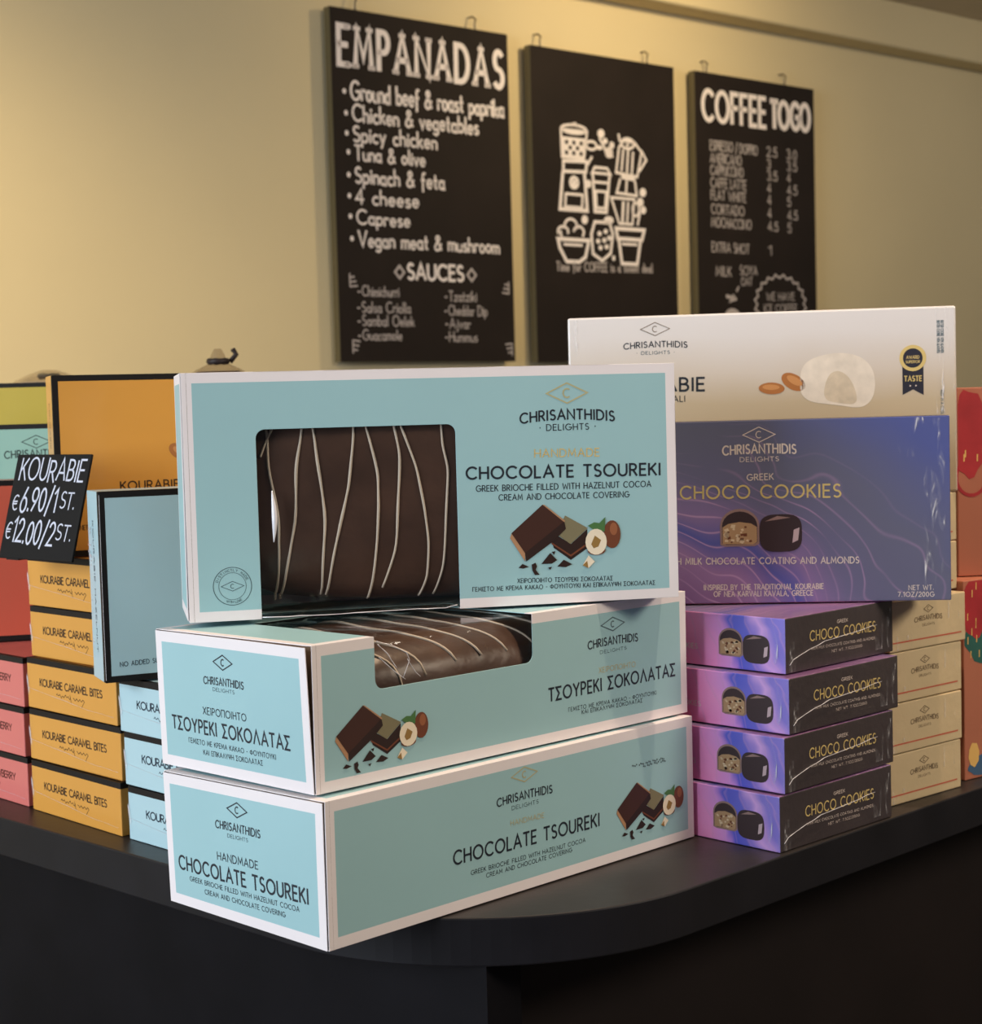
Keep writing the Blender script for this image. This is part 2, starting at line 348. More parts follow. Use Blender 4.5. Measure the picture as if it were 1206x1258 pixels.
g('8', .54, arc(.27, .75, .23, .25, -90, 270, 12), arc(.27, .26, .27, .26, 90, 450, 12))
g('9', .56, arc(.28, .70, .28, .30, -30, 330, 14) + [(.14, 0)])
g(' ', .34); g('.', .08, [(.04, 0), (.04, .09)]); g(',', .1, [(.06, .08), (0, -.14)]); g('-', .30, [(.02, .45), (.30, .45)])
g('·', .12, [(.06, .42), (.06, .56)]); g('/', .44, [(0, -.12), (.44, 1.08)]); g('&', .66, [(.66, .05), (.2, .72)] + arc(.30, .82, .16, .17, 200, -20, 7) + [(.10, .42)] + arc(.24, .2, .24, .2, 140, 330, 8) + [(.62, .45)])
g('€', .62, arc(.36, .5, .34, .5, 55, 305, 12), [(-.02, .58), (.48, .58)], [(-.02, .42), (.44, .42)])
g('•', .24, arc(.12, .42, .07, .09, 0, 360, 8))
g('a', .50, arc(.23, .27, .23, .27, 20, 380, 12), [(.46, .54), (.46, 0), (.54, 0)])
g('b', .48, [(0, 1.0), (0, 0)], arc(.24, .27, .24, .27, 180, 540, 12))
g('c', .42, arc(.25, .27, .25, .27, 50, 310, 9)); g('d', .48, arc(.23, .27, .23, .27, 0, 360, 12), [(.46, 1.0), (.46, 0)])
g('e', .48, [(.02, .28), (.46, .28)] + arc(.24, .27, .23, .27, 0, 310, 11)); g('f', .34, arc(.26, .84, .14, .16, 50, 180, 5) + [(.12, -.22)], [(0, .54), (.32, .54)])
g('g', .48, arc(.23, .27, .23, .27, 0, 360, 12), [(.46, .54), (.46, -.12)] + arc(.24, -.12, .22, .18, 0, -150, 6))
g('h', .46, [(0, 1.0), (0, 0)], [(0, .34)] + arc(.22, .34, .22, .2, 170, 0, 6) + [(.44, 0)])
g('i', .08, [(.04, .54), (.04, 0)], [(.04, .70), (.04, .80)]); g('j', .2, [(.16, .54), (.16, -.15)] + arc(.04, -.15, .12, .13, 0, -120, 5), [(.16, .70), (.16, .80)])
g('k', .44, [(0, 1.0), (0, 0)], [(.40, .54), (.02, .22)], [(.16, .32), (.44, 0)]); g('l', .10, [(.04, 1.0), (.04, .06), (.12, 0)])
g('m', .72, [(0, .54), (0, 0)], [(0, .36)] + arc(.18, .36, .18, .18, 170, 0, 5) + [(.36, 0)], [(.36, .36)] + arc(.54, .36, .18, .18, 170, 0, 5) + [(.72, 0)])
g('n', .44, [(0, .54), (0, 0)], [(0, .34)] + arc(.22, .34, .22, .2, 170, 0, 6) + [(.44, 0)])
g('o', .48, arc(.24, .27, .24, .27, 90, 450, 12)); g('p', .48, [(0, .54), (0, -.32)], arc(.24, .27, .24, .27, 180, 540, 12))
g('r', .32, [(0, .54), (0, 0)], [(0, .32)] + arc(.2, .34, .2, .2, 170, 40, 5)); g('s', .38, arc(.2, .41, .17, .13, 40, 270, 7) + arc(.19, .14, .19, .14, 90, -140, 7)[1:])
g('t', .32, [(.13, .86), (.13, .08), (.28, 0)], [(0, .54), (.30, .54)]); g('u', .44, [(0, .54), (0, .2)] + arc(.22, .2, .22, .2, 180, 360, 6) + [(.44, .54), (.44, 0)])
g('v', .44, [(0, .54), (.22, 0), (.44, .54)]); g('w', .66, [(0, .54), (.17, 0), (.33, .45), (.49, 0), (.66, .54)]); g('x', .44, [(0, .54), (.44, 0)], [(.44, .54), (0, 0)])
g('y', .46, [(0, .54), (.22, .04)], [(.46, .54), (.12, -.30)]); g('z', .42, [(0, .54), (.42, .54), (0, 0), (.42, 0)])

def stroke(mb, fr, pts, hw, m, d=.00012, closed=False):
    """a flat ribbon of half width hw along face coordinates pts"""
    q = [Vector((p[0], p[1])) for p in pts]
    if len(q) < 2: return
    if (q[0] - q[-1]).length < 1e-7 and len(q) > 3: closed = True; q = q[:-1]
    n = len(q); L_, R_ = [], []
    for i in range(n):
        if closed: a, b = q[i - 1], q[(i + 1) % n]
        else: a, b = q[max(0, i - 1)], q[min(n - 1, i + 1)]
        d0 = (q[i] - a); d1 = (b - q[i])
        if d0.length < 1e-9: d0 = d1
        if d1.length < 1e-9: d1 = d0
        if d0.length < 1e-9: return
        d0.normalize(); d1.normalize(); t = d0 + d1
        if t.length < 0.25: t = d1
        t.normalize(); nn = Vector((-t.y, t.x)); k = 1 / max(0.45, abs(nn.dot(Vector((-d1.y, d1.x)))))
        e = Vector((0, 0))
        if not closed and i == 0: e = -d1 * hw * 0.6
        if not closed and i == n - 1: e = d0 * hw * 0.6
        L_.append(q[i] + nn * hw * k + e); R_.append(q[i] - nn * hw * k + e)
    for i in range(n if closed else n - 1):
        j = (i + 1) % n
        mb.face([fr.p(R_[i].x, R_[i].y, d), fr.p(R_[j].x, R_[j].y, d), fr.p(L_[j].x, L_[j].y, d), fr.p(L_[i].x, L_[i].y, d)], m)
def text(mb, fr, s, a, b, h, m, w=.11, arch=0.0, gap=.29, d=.00012, serif=False, slant=0.0, jit=0.0, rnd=None):
    """letters of s between the baseline points a and b (face metres), cap height h, stroke weight w of the cap height"""
    w = w * 1.12
    tot = sum(G[c][0] for c in s) + gap * (len(s) - 1); L_ = math.hypot(b[0] - a[0], b[1] - a[1]); sx = L_ / tot
    ex = ((b[0] - a[0]) / L_, (b[1] - a[1]) / L_); x = 0.0; rr = rnd or random
    for c in s:
        gw, st = G[c]
        jy = jit * (rr.random() - .5) * h if jit else 0; jh = 1 + jit * (rr.random() - .5) if jit else 1
        def P(px, py):
            X = (x + px) * sx + slant * py * h; t = max(0, min(1, X / L_)); Y = py * h * jh + arch * 4 * t * (1 - t) + jy
            return (a[0] + ex[0] * X - ex[1] * Y, a[1] + ex[1] * X + ex[0] * Y)
        for k in st:
            stroke(mb, fr, [P(*p) for p in k], w * h / 2, m, d)
            if serif:
                for p in (k[0], k[-1]) + tuple(k[1:-1] if c in 'MNA' else ()):
                    if abs(p[1]) < .02 or abs(p[1] - 1) < .02:
                        if len(k) > 12: continue
                        stroke(mb, fr, [P(p[0] - .13, p[1]), P(p[0] + .13, p[1])], w * h * .36, m, d)
        x += gw + gap
def ctext(mb, fr, s, cx, y, width, h, m, **k): text(mb, fr, s, (cx - width / 2, y), (cx + width / 2, y), h, m, **k)
def poly(mb, fr, pts, m, d=.00012):
    ar = sum(p[0] * q[1] - q[0] * p[1] for p, q in zip(pts, pts[1:] + pts[:1]))
    if ar < 0: pts = pts[::-1]
    mb.face([fr.p(x, y, d) for x, y in pts], m, [tuple(p) for p in pts])
def diamond(mb, fr, cx, cy, w, h, m, hw=.0005):
    stroke(mb, fr, [(cx - w / 2, cy), (cx, cy + h / 2), (cx + w / 2, cy), (cx, cy - h / 2), (cx - w / 2, cy)], hw, m)
    stroke(mb, fr, arc(cx, cy, h * .20, h * .22, 55, 305, 8), hw, m)

# ------------------------------------------------------------------ printed pictures (flat print on the carton)
C_DK = mat('print_dark_chocolate', (64, 36, 28)); C_DK2 = mat('print_chocolate_side', (44, 26, 22)); C_TAN = mat('print_cut_edge', (176, 132, 98))
C_OLV = mat('print_milk_top', (126, 118, 90)); C_NUT = mat('print_nut_cream', (236, 222, 198)); C_NUT2 = mat('print_nut_heart', (150, 116, 62))
C_SHELL = mat('print_nut_shell', (112, 62, 40)); C_SHELL2 = mat('print_nut_shine', (150, 92, 60)); C_LEAF = mat('print_leaf', (74, 116, 66))
def chocolate_picture(mb, fr, x0, y0, w, h):
    k = .00004
    def q(pts): return [(x0 + (a - 420) / 460 * w, y0 + (915 - b) / 265 * h) for a, b in pts]
    def ell(cx, cy, rx, ry, n=18, rot=0):
        return q([(cx + rx * cos(2 * pi * i / n) * cos(rot) - ry * sin(2 * pi * i / n) * sin(rot), cy + rx * cos(2 * pi * i / n) * sin(rot) + ry * sin(2 * pi * i / n) * cos(rot)) for i in range(n)])
    d = .00012
    L_ = [([(588, 776), (606, 762), (672, 802), (742, 748), (738, 822), (670, 862), (600, 814)], C_DK2), ([(612, 762), (650, 694), (744, 745), (670, 802)], C_OLV),
          ([(590, 792), (670, 842), (738, 802), (738, 810), (670, 850), (592, 800)], C_SHELL),
          ([(420, 770), (428, 750), (480, 826), (480, 860)], C_TAN), ([(480, 826), (646, 714), (652, 744), (600, 788), (484, 860)], C_DK2), ([(426, 752), (557, 650), (646, 716), (480, 828)], C_DK),
          ([(557, 650), (565, 651), (650, 714), (646, 719)], C_TAN)]
    for i, (p, m) in enumerate(L_): poly(mb, fr, q(p), m, d + k * i)
    d += k * 8
    poly(mb, fr, ell(845, 772, 36, 53), C_SHELL, d); poly(mb, fr, ell(852, 752, 16, 24), C_SHELL2, d + k)
    poly(mb, fr, q([(744, 736), (770, 724), (792, 728), (818, 706), (814, 760), (772, 756)]), C_LEAF, d + 2 * k)
    poly(mb, fr, ell(778, 830, 38, 18), C_SHELL, d + 2 * k); poly(mb, fr, ell(777, 798, 45, 49), C_NUT, d + 3 * k)
    poly(mb, fr, q([(756, 806), (772, 774), (798, 792), (786, 816), (766, 822)]), C_NUT2, d + 4 * k)
    for p in ([(452, 882), (468, 868), (494, 880), (470, 886)], [(506, 872), (522, 866), (528, 880), (522, 892), (538, 912), (518, 912), (508, 894)], [(546, 872), (584, 832), (612, 860), (590, 872)],
              [(612, 884), (640, 860), (674, 878), (648, 888)], [(574, 886), (590, 884), (582, 896)], [(590, 828), (606, 826), (600, 840)]): poly(mb, fr, q(p), C_DK2, d)
    poly(mb, fr, q([(718, 884), (744, 848), (770, 872), (742, 896)]), C_NUT, d); poly(mb, fr, q([(718, 884), (738, 868), (742, 896)]), C_NUT2, d + k)
C_CK = mat('print_cookie_crumb', (176, 140, 104)); C_CKN = mat('print_cookie_almond', (214, 190, 158)); C_CKD = mat('print_cookie_coat', (58, 42, 46)); C_CKG = mat('print_cookie_edge', (150, 120, 116)); C_CKS = mat('print_cookie_shine', (196, 170, 176))
def cookie_picture(mb, fr, x0, y0, w, h, seed=3):
    r = random.Random(seed); k = .00004
    def q(pts): return [(x0 + a * w, y0 + b * h) for a, b in pts]
    left = [(.0, .18), (.0, .62)] + [(.24 + .24 * cos(radians(a)), .62 + .38 * sin(radians(a))) for a in range(165, 14, -15)] + [(.48, .62), (.48, .20), (.42, .14), (.06, .14)]
    poly(mb, fr, q(left), C_CKG, .00012)
    poly(mb, fr, q([(.24 + (a - .24) * .90, .5 + (b - .5) * .88) for a, b in left]), C_CKD, .00016)
    inner = [(.03, .20), (.03, .58), (.10, .66), (.24, .70), (.38, .66), (.45, .58), (.45, .24), (.40, .18)]
    poly(mb, fr, q(inner), C_CK, .0002)
    for i in range(26):
        cx, cy = r.uniform(.07, .41), r.uniform(.24, .60); s = r.uniform(.015, .04); a0 = r.random() * 6
        poly(mb, fr, q([(cx + s * cos(a0 + t), cy + s * 1.4 * sin(a0 + t)) for t in (0, 1.4, 2.9, 4.4)]), C_CKN if i % 3 else C_SHELL, .00024)
    right = [(.74 + .26 * math.copysign(abs(cos(t)) ** .6, cos(t)), .43 + .43 * math.copysign(abs(sin(t)) ** .6, sin(t))) for t in [2 * pi * i / 28 for i in range(28)]]
    poly(mb, fr, q(right), C_CKD, .00028)
    poly(mb, fr, q([(.88, .20), (.95, .26), (.97, .55), (.90, .50)]), C_CKS, .00032)
    poly(mb, fr, q([(.55, .70), (.70, .82), (.86, .78), (.72, .74)]), C_CKG, .00032)

# ------------------------------------------------------------------ the room
def slab(name, pts, m, thick):
    b = MB(); n = (Vector(pts[1]) - Vector(pts[0])).cross(Vector(pts[2]) - Vector(pts[1])).normalized()
    P = [Vector(p) for p in pts]; Q = [p - n * thick for p in P]
    b.face(P, m); b.face(Q[::-1], m)
    for i in range(len(P)): j = (i + 1) % len(P); b.face([P[i], Q[i], Q[j], P[j]], m)
    return struct(b.build(name))
WD = -0.035                                                   # the wall stands this far behind the boards' faces
U0, U1, TF = -4.4, 4.2, 6.2
CZ, MZ = 1.462, 1.338                                         # ceiling and beam heights above the counter
slab('wall_back', [wallp(U0, -Z0, WD), wallp(U1, -Z0, WD), wallp(U1, CZ + .1, WD), wallp(U0, CZ + .1, WD)], M_WALL, .12)
slab('ceiling', [wallp(U0, CZ, WD), wallp(U1, CZ, WD), wallp(U1, CZ, TF), wallp(U0, CZ, TF)], M_CEIL, .1)
slab('floor', [wallp(U0, -Z0, TF), wallp(U1, -Z0, TF), wallp(U1, -Z0, WD), wallp(U0, -Z0, WD)], M_FLOOR, .1)
slab('wall_right', [wallp(U1, -Z0, WD), wallp(U1, -Z0, TF), wallp(U1, CZ, TF), wallp(U1, CZ, WD)], M_WALL, .12)
# the soffit beam that steps out of the back wall under the ceiling
b = MB()
prof = [(0, MZ), (.085, MZ - .004), (.09, MZ), (.09, CZ), (0, CZ)]
for (d0, z0), (d1, z1) in zip(prof, prof[1:]):
    b.face([wallp(U0, z0, WD + d0), wallp(U0, z1, WD + d1), wallp(U1, z1, WD + d1), wallp(U1, z0, WD + d0)], M_WALL)
struct(b.build('trim_1'))

# ------------------------------------------------------------------ the counter
cor = Vector((-.0066, .947, 0)); dl = Vector((-.722, .690, 0)); dr = Vector((.714, .698, 0))   # corner, left edge and right edge directions
def outline(inset, R=.18, far=1.5):
    nl = Vector((dl.y, -dl.x, 0)) * inset; nr = Vector((-dr.y, dr.x, 0)) * inset
    c = cor + Vector((0, inset * 1.41, 0)); a = c + dl * R; e = c + dr * R; pts = []
    for i in range(25):
        t = i / 24; # rational quarter arc
        w0, w1, w2 = (1 - t) ** 2, 2 * t * (1 - t) * .7071, t * t; s = w0 + w1 + w2
        pts.append((a * w0 + c * w1 + e * w2) / s)
    return [c + dl * far] + pts + [c + dr * far, c + dl * far + dr * far]
ct = root('counter', (0, 1.6, 0), (0, 0, 0), 'black display counter with a rounded front corner under all the cartons', 'counter')
b = MB(); out = outline(0); M_EDGE = mat('counter_edge', (27, 26, 30), 0.5, 0.2, mottle=0.2, mscale=18)
for z, flip in ((Z0, False), (Z0 - .031, True)):
    p = [Vector((q.x, q.y, z)) for q in out]; p = p[::-1] if not flip else p
    b.face(p[::-1] if not flip else p[::-1], M_COUNTER)
for i in range(len(out)):
    j = (i + 1) % len(out); p, q = out[i], out[j]
    b.face([(p.x, p.y, Z0 - .031), (q.x, q.y, Z0 - .031), (q.x, q.y, Z0), (p.x, p.y, Z0)], M_EDGE)
o = b.build('countertop', ct, (0, 1.6, 0), bevel=.0012)
bm = bmesh.new(); bm.from_mesh(o.data); bmesh.ops.recalc_face_normals(bm, faces=bm.faces); bm.to_mesh(o.data); bm.free()
bc = Vector((-.0105, 1.022, 0))
def board(name, p, du, ln, dv, th, z0, z1, m):
    b = MB(); c = [p, p + du * ln, p + du * ln + dv * th, p + dv * th]
    for i in range(4):
        j = (i + 1) % 4; b.face([(c[i].x, c[i].y, z0), (c[j].x, c[j].y, z0), (c[j].x, c[j].y, z1), (c[i].x, c[i].y, z1)], m)
    b.face([(q.x, q.y, z1) for q in c], m); b.face([(q.x, q.y, z0) for q in c][::-1], m)
    o = b.build(name, ct, (0, 1.6, 0)); bm = bmesh.new(); bm.from_mesh(o.data); bmesh.ops.recalc_face_normals(bm, faces=bm.faces); bm.to_mesh(o.data); bm.free()
board('side_panel', bc, dl, 1.4, dr, .030, 0, Z0 - .031, M_PANEL)
board('front_panel', bc + dr * .0305 + dl * .03, dr, 1.36, dl, .03, 0, Z0 - .031, M_PANEL2)

# ------------------------------------------------------------------ bread cartons (teal, with a film window)
BL, BW, BH, BB = .34, .1645, .0882, .0068
WU0, WU1, WTOP, WSIDE = .0475, .1825, .1262, .0560
def bread_carton(loc, rot, base, label, window, sag=(0, 0, 0), flap=(.0006, .0006), back_window=False):
    def warp(p):
        fx = max(0, 1 - p.x / BL); fy = p.y / BW; fz = p.z / BH
        return Vector((p.x, p.y - sag[2] * fx * fy * (1 - fz), p.z - fx * fy * (sag[0] * (1 - fz) + sag[1] * fz)))
    fr = frames(BL, BW, BH, warp)
    r = root('bread_carton', loc, rot, label, 'box', 'teal chocolate bread cartons')
    mb = MB()
    edge = lambda U, V: (lambda u, v: M_WHITE if (u < BB or v < BB or u > U - BB or v > V - BB) else M_TEAL)
    for fc, (U, V) in FDIM(BL, BW, BH).items():
        if fc == 'left':
            continue
        e = edge(U, V); us = split(0, U, [BB, U - BB], 8); vs = split(0, V, [BB, V - BB], 4); fn = e
        if window and fc in ('top', 'front'):
            us = split(0, U, [BB, U - BB, WU0, WU1, WU0 + .006, WU1 - .006], 8)
            lim = [0, WTOP] if fc == 'top' else [WSIDE, V]
            vs = split(0, V, [BB, V - BB, lim[0], lim[1], WTOP - .006 if fc == 'top' else WSIDE + .006], 4)
            fn = lambda u, v, e=e, lim=lim: None if (WU0 < u < WU1 and lim[0] < v < lim[1]) else e(u, v)
        panel(mb, fr[fc], us, vs, fn)
        if window and fc in ('top', 'front'):                  # rounded corners of the cut-out
            R = .006; vy = WTOP if fc == 'top' else WSIDE; sy = -1 if fc == 'top' else 1
            for cx, sx in ((WU0, 1), (WU1, -1)):
                a = [(cx + sx * (R - R * cos(radians(t))), vy + sy * (R - R * sin(radians(t)))) for t in range(0, 91, 15)]
                pts = [(cx, vy)] + a
                ar = sum(p[0] * q[1] - q[0] * p[1] for p, q in zip(pts, pts[1:] + pts[:1]))
                if ar < 0: pts = pts[::-1]
                mb.face([fr[fc].p(u, v) for u, v in pts], M_TEAL)
    # recessed inner end panel behind the tuck flap
    f = fr['left']; panel(mb, f, split(0, BW, [], 3), split(0, BH, [], 2), lambda u, v: M_INSIDE, -.003)
    mb.build('carton_body', r, base, solid=.0006, bevel=.0005)
    # tuck-in end flap, bowed a little off the carton
    mf = MB()
    U, V = BW - .0012, BH - .0010
    def fp(u, v):
        s, t = u / U, v / V
        d = .0006 + flap[0] * s * s * t + flap[1] * sin(pi * s) * sin(pi * t)
        return f.p(u, v, d)
    fl = Frame(f.o, f.ax, f.ay); fl.n = f.n; fl.p = lambda u, v, d=0: fp(u, v) + f.n * d
    e = edge(U, V)
    panel(mf, fl, split(0, U, [BB, U - BB], 14), split(0, V, [BB, V - BB], 8), e)
    fo = mf.build('end_flap', r, base, solid=.0005)
    if window:
        mw = MB(); us = split(WU0 - .003, WU1 + .003, [], 18)
        def wf(u, t):                                          # sheet running down the side and over the top, just inside the carton
            rip = .0006 * sin(u * 210 + t * 60) + .0005 * noise.noise(Vector((u * 60, t * 50, 3)))
            if t < .034: return warp(Vector((u, .0012 + max(0, rip), BH - .0012 - (.034 - t))))
            return warp(Vector((u, .0012 + (t - .034), BH - .0012 - max(0, rip))))
        ts = split(0, .034 + WTOP + .003, [.034], 20)
        for i in range(len(us) - 1):
            for j in range(len(ts) - 1):
                mw.face([wf(us[i], ts[j]), wf(us[i + 1], ts[j]), wf(us[i + 1], ts[j + 1]), wf(us[i], ts[j + 1])], M_FILM)
        mw.build('window_film', r, base, smooth=True)
    r['_'] = 0; del r['_']
    return r, fr, fl, base
def part(r, n): return [c for c in r.children if c.name.split('.')[0] == n][0]
def brand(mb, fr, cx, yd, dw, dh, yb, bw, bh, yl, lw, lh, m_d, m_t, m_l, arch=.0012, hw=.0004, wt=.16, dots=False):
    if mb.em is None: mb.em = MB()
    diamond(mb.em, fr, cx, yd, dw, dh, m_d, hw)
    ctext(mb, fr, 'CHRISANTHIDIS', cx, yb, bw, bh, m_t, arch=arch, w=wt)
    ctext(mb, fr, '· DELIGHTS ·' if dots else 'DELIGHTS', cx, yl, lw, lh, m_l, w=.13, gap=.32)

def place(o3, yaw, base):                                     # world position of a lying carton's base centre, from its near corner
    a = Vector((cos(yaw), sin(yaw), 0)); bb = Vector((-sin(yaw), cos(yaw), 0))
    return Vector(o3) + Vector((0, 0, Z0)) + a * base[0] + bb * base[1]
ybase = (BL / 2, BW / 2, 0)
# bottom carton
rB, fB, flB, base = bread_carton(place((-.1008, .960, .0010), .7805, ybase), (0, 0, .7805), ybase, 'teal bread carton at the bottom of the front stack, resting on the counter corner', False, sag=(.0004, .0036, .0035), flap=(.0004, .0012))
mb = MB(); f = flB
brand(mb, f, .0800, .0724, .0207, .0094, .0583, .0461, .0047, .0539, .021, .0023, M_INK, M_INK, M_INKL, arch=.0004)
text(mb, f, 'HANDMADE', (.0574, .0378), (.0997, .0384), .0048, M_INK, w=.13)
text(mb, f, 'CHOCOLATE TSOUREKI', (.0129, .0244), (.1472, .0253), .0088, M_INK, w=.15)
text(mb, f, 'GREEK BRIOCHE FILLED WITH HAZELNUT COCOA', (.0243, .0180), (.1383, .0189), .0030, M_INK, w=.13)
text(mb, f, 'CREAM AND CHOCOLATE COVERING', (.0405, .0121), (.1243, .0130), .0030, M_INK, w=.13)
mb.build('lettering', part(rB, 'end_flap'), base, weld=False); mb = MB(); f = fB['front']
brand(mb, f, .1659, .0757, .0241, .0096, .0590, .0513, .0050, .0545, .0248, .0025, M_GOLD, M_INK, M_INKL, arch=.0008)
text(mb, f, 'HANDMADE', (.1520, .0446), (.1832, .0440), .0032, M_GOLD, w=.13)
text(mb, f, 'CHOCOLATE TSOUREKI', (.1010, .0298), (.2372, .0281), .0084, M_INK, w=.15)
text(mb, f, 'GREEK BRIOCHE FILLED WITH HAZELNUT COCOA', (.1156, .0203), (.2228, .0198), .0027, M_INK, w=.13)
text(mb, f, 'CREAM AND CHOCOLATE COVERING', (.1289, .0157), (.2093, .0158), .0027, M_INK, w=.13)
for row in range(2):                                          # dot-printed batch stamp
    for i in range(26):
        if (i * 7 + row * 3) % 5 == 0: continue
        x = .2712 + i * .00148; y = .0618 - row * .0019 + .0004 * ((i * 5 + row) % 3)
        if row and i < 9: continue
        poly(mb, f, [(x, y), (x + .0009, y), (x + .0009, y + .0011), (x, y + .0011)], M_INK)
mb.build('lettering', part(rB, 'carton_body'), base, weld=False)
mb = MB(); chocolate_picture(mb, f, .2552, .0112, .0729, .0394); mb.build('product_picture', part(rB, 'carton_body'), base, weld=False)
# middle carton
rM, fM, flM, base = bread_carton(place((-.1067, .9712, BH + .0024), .7652, ybase), (0, 0, .7652), ybase, 'teal bread carton in the middle of the front stack, film window on its side', True, sag=(.0024, .0022, .0030), flap=(.0034, .0010))
mb = MB(); f = flM
brand(mb, f, .0764, .0718, .0209, .0093, .0571, .0437, .0044, .0533, .0235, .0022, M_INK, M_INK, M_INKL, arch=.0004)
text(mb, f, 'ΧΕΙΡΟΠΟΙΗΤΟ', (.0522, .0376), (.0994, .0376), .0044, M_INK, w=.13)
text(mb, f, 'ΤΣΟΥΡΕΚΙ ΣΟΚΟΛΑΤΑΣ', (.0150, .0250), (.1427, .0246), .0081, M_INK, w=.15)
text(mb, f, 'ΓΕΜΙΣΤΟ ΜΕ ΚΡΕΜΑ ΚΑΚΑΟ - ΦΟΥΝΤΟΥΚΙ', (.0333, .0175), (.1277, .0172), .0030, M_INK, w=.13)
text(mb, f, 'ΚΑΙ ΕΠΙΚΑΛΥΨΗ ΣΟΚΟΛΑΤΑΣ', (.0495, .0114), (.1136, .0119), .0030, M_INK, w=.13)
mb.build('lettering', part(rM, 'end_flap'), base, weld=False); mb = MB(); f = fM['front']
brand(mb, f, .2615, .0728, .0239, .0094, .0581, .0510, .0052, .0536, .0272, .0022, M_INKL, M_INK, M_INKL, arch=.0008)
text(mb, f, 'ΧΕΙΡΟΠΟΙΗΤΟ', (.2464, .0407), (.2840, .0404), .0035, M_GOLD, w=.13)
text(mb, f, 'ΤΣΟΥΡΕΚΙ ΣΟΚΟΛΑΤΑΣ', (.1967, .0280), (.3266, .0287), .0083, M_INK, w=.15)
text(mb, f, 'ΓΕΜΙΣΤΟ ΜΕ ΚΡΕΜΑ ΚΑΚΑΟ - ΦΟΥΝΤΟΥΚΙ', (.2152, .0184), (.3057, .0177), .0026, M_INK, w=.13)
text(mb, f, 'ΚΑΙ ΕΠΙΚΑΛΥΨΗ ΣΟΚΟΛΑΤΑΣ', (.2282, .0149), (.2905, .0142), .0026, M_INK, w=.13)
mb.build('lettering', part(rM, 'carton_body'), base, weld=False)
mb = MB(); chocolate_picture(mb, f, .0151, .0075, .0735, .0405); mb.build('product_picture', part(rM, 'carton_body'), base, weld=False)
# standing carton: the same carton turned up on its long side
yS = .2259; aS = Vector((cos(yS), sin(yS), 0)); bS = Vector((-sin(yS), cos(yS), 0))
sbase = (BL / 2, 0, BH / 2)
kS = .980                                                     # the upright carton stands a little nearer
locS = Vector((-.2006 * kS, 1.1017 * kS, .31297 - (.31297 - 2 * BH - .0016) * kS + Z0)) + aS * (BL / 2 * kS) + bS * (BH / 2 * kS)
rS, fS, flS, base = bread_carton(locS, (pi / 2, 0, yS), sbase, 'teal bread carton standing upright on top of the front stack, film window facing out', True, flap=(.0004, .0006))
rS.scale = (kS, kS, kS)
f = fS['top']; mb = MB()
brand(mb, f, .2617, .1453, .0291, .0139, .1252, .0672, .0066, .1199, .0400, .0041, M_GOLD, M_INK, M_INK, arch=.0022, hw=.0005, dots=True)
text(mb, f, 'HANDMADE', (.2377, .1018), (.2838, .1012), .0053, M_GOLD2, w=.13)
text(mb, f, 'CHOCOLATE TSOUREKI', (.1894, .0885), (.3278, .0867), .0079, M_INK, w=.16)
text(mb, f, 'GREEK BRIOCHE FILLED WITH HAZELNUT COCOA', (.1959, .0797), (.3210, .0786), .0040, M_INK, w=.13)
text(mb, f, 'CREAM AND CHOCOLATE COVERING', (.2116, .0731), (.3048, .0719), .0039, M_INK, w=.13)
text(mb, f, 'ΧΕΙΡΟΠΟΙΗΤΟ ΤΣΟΥΡΕΚΙ ΣΟΚΟΛΑΤΑΣ', (.2233, .0157), (.2915, .0142), .0029, M_INK, w=.13)
text(mb, f, 'ΓΕΜΙΣΤΟ ΜΕ ΚΡΕΜΑ ΚΑΚΑΟ - ΦΟΥΝΤΟΥΚΙ ΚΑΙ ΕΠΙΚΑΛΥΨΗ ΣΟΚΟΛΑΤΑΣ', (.1915, .0113), (.3225, .0096), .0029, M_INK, w=.13)
stroke(mb, f, arc(.0288, .0231, .0126, .0126, 0, 360, 36), .00022, M_INKL)
stroke(mb, f, arc(.0288, .0231, .0090, .0090, 0, 360, 30), .00014, M_INKL)
diamond(mb, f, .0288, .0231, .0150, .0064, M_INKL, .0002)
for s, a0, a1 in (('DISTINCTLY MADE', 160, 25), ('WITH LOVE', 250, 300)):
    for i, c in enumerate(s):
        t = radians(a0 + (a1 - a0) * i / (len(s) - 1)); sg = 1 if a1 < a0 else -1
        cx, cy = .0288 + .0106 * cos(t), .0231 + .0106 * sin(t); tx, ty = sin(t) * sg, -cos(t) * sg
        nx, ny = -ty, tx; gw = G[c][0] or .3
        text(mb, f, c, (cx - tx * .0006 - nx * .0007, cy - ty * .0006 - ny * .0007), (cx + tx * .0006 - nx * .0007, cy + ty * .0006 - ny * .0007), .0015, M_INKL, w=.14) if c != ' ' else None
mb.build('lettering', part(rS, 'carton_body'), base, weld=False)
mb = MB(); chocolate_picture(mb, f, .2187, .0200, .0791, .0490); mb.build('product_picture', part(rS, 'carton_body'), base, weld=False)

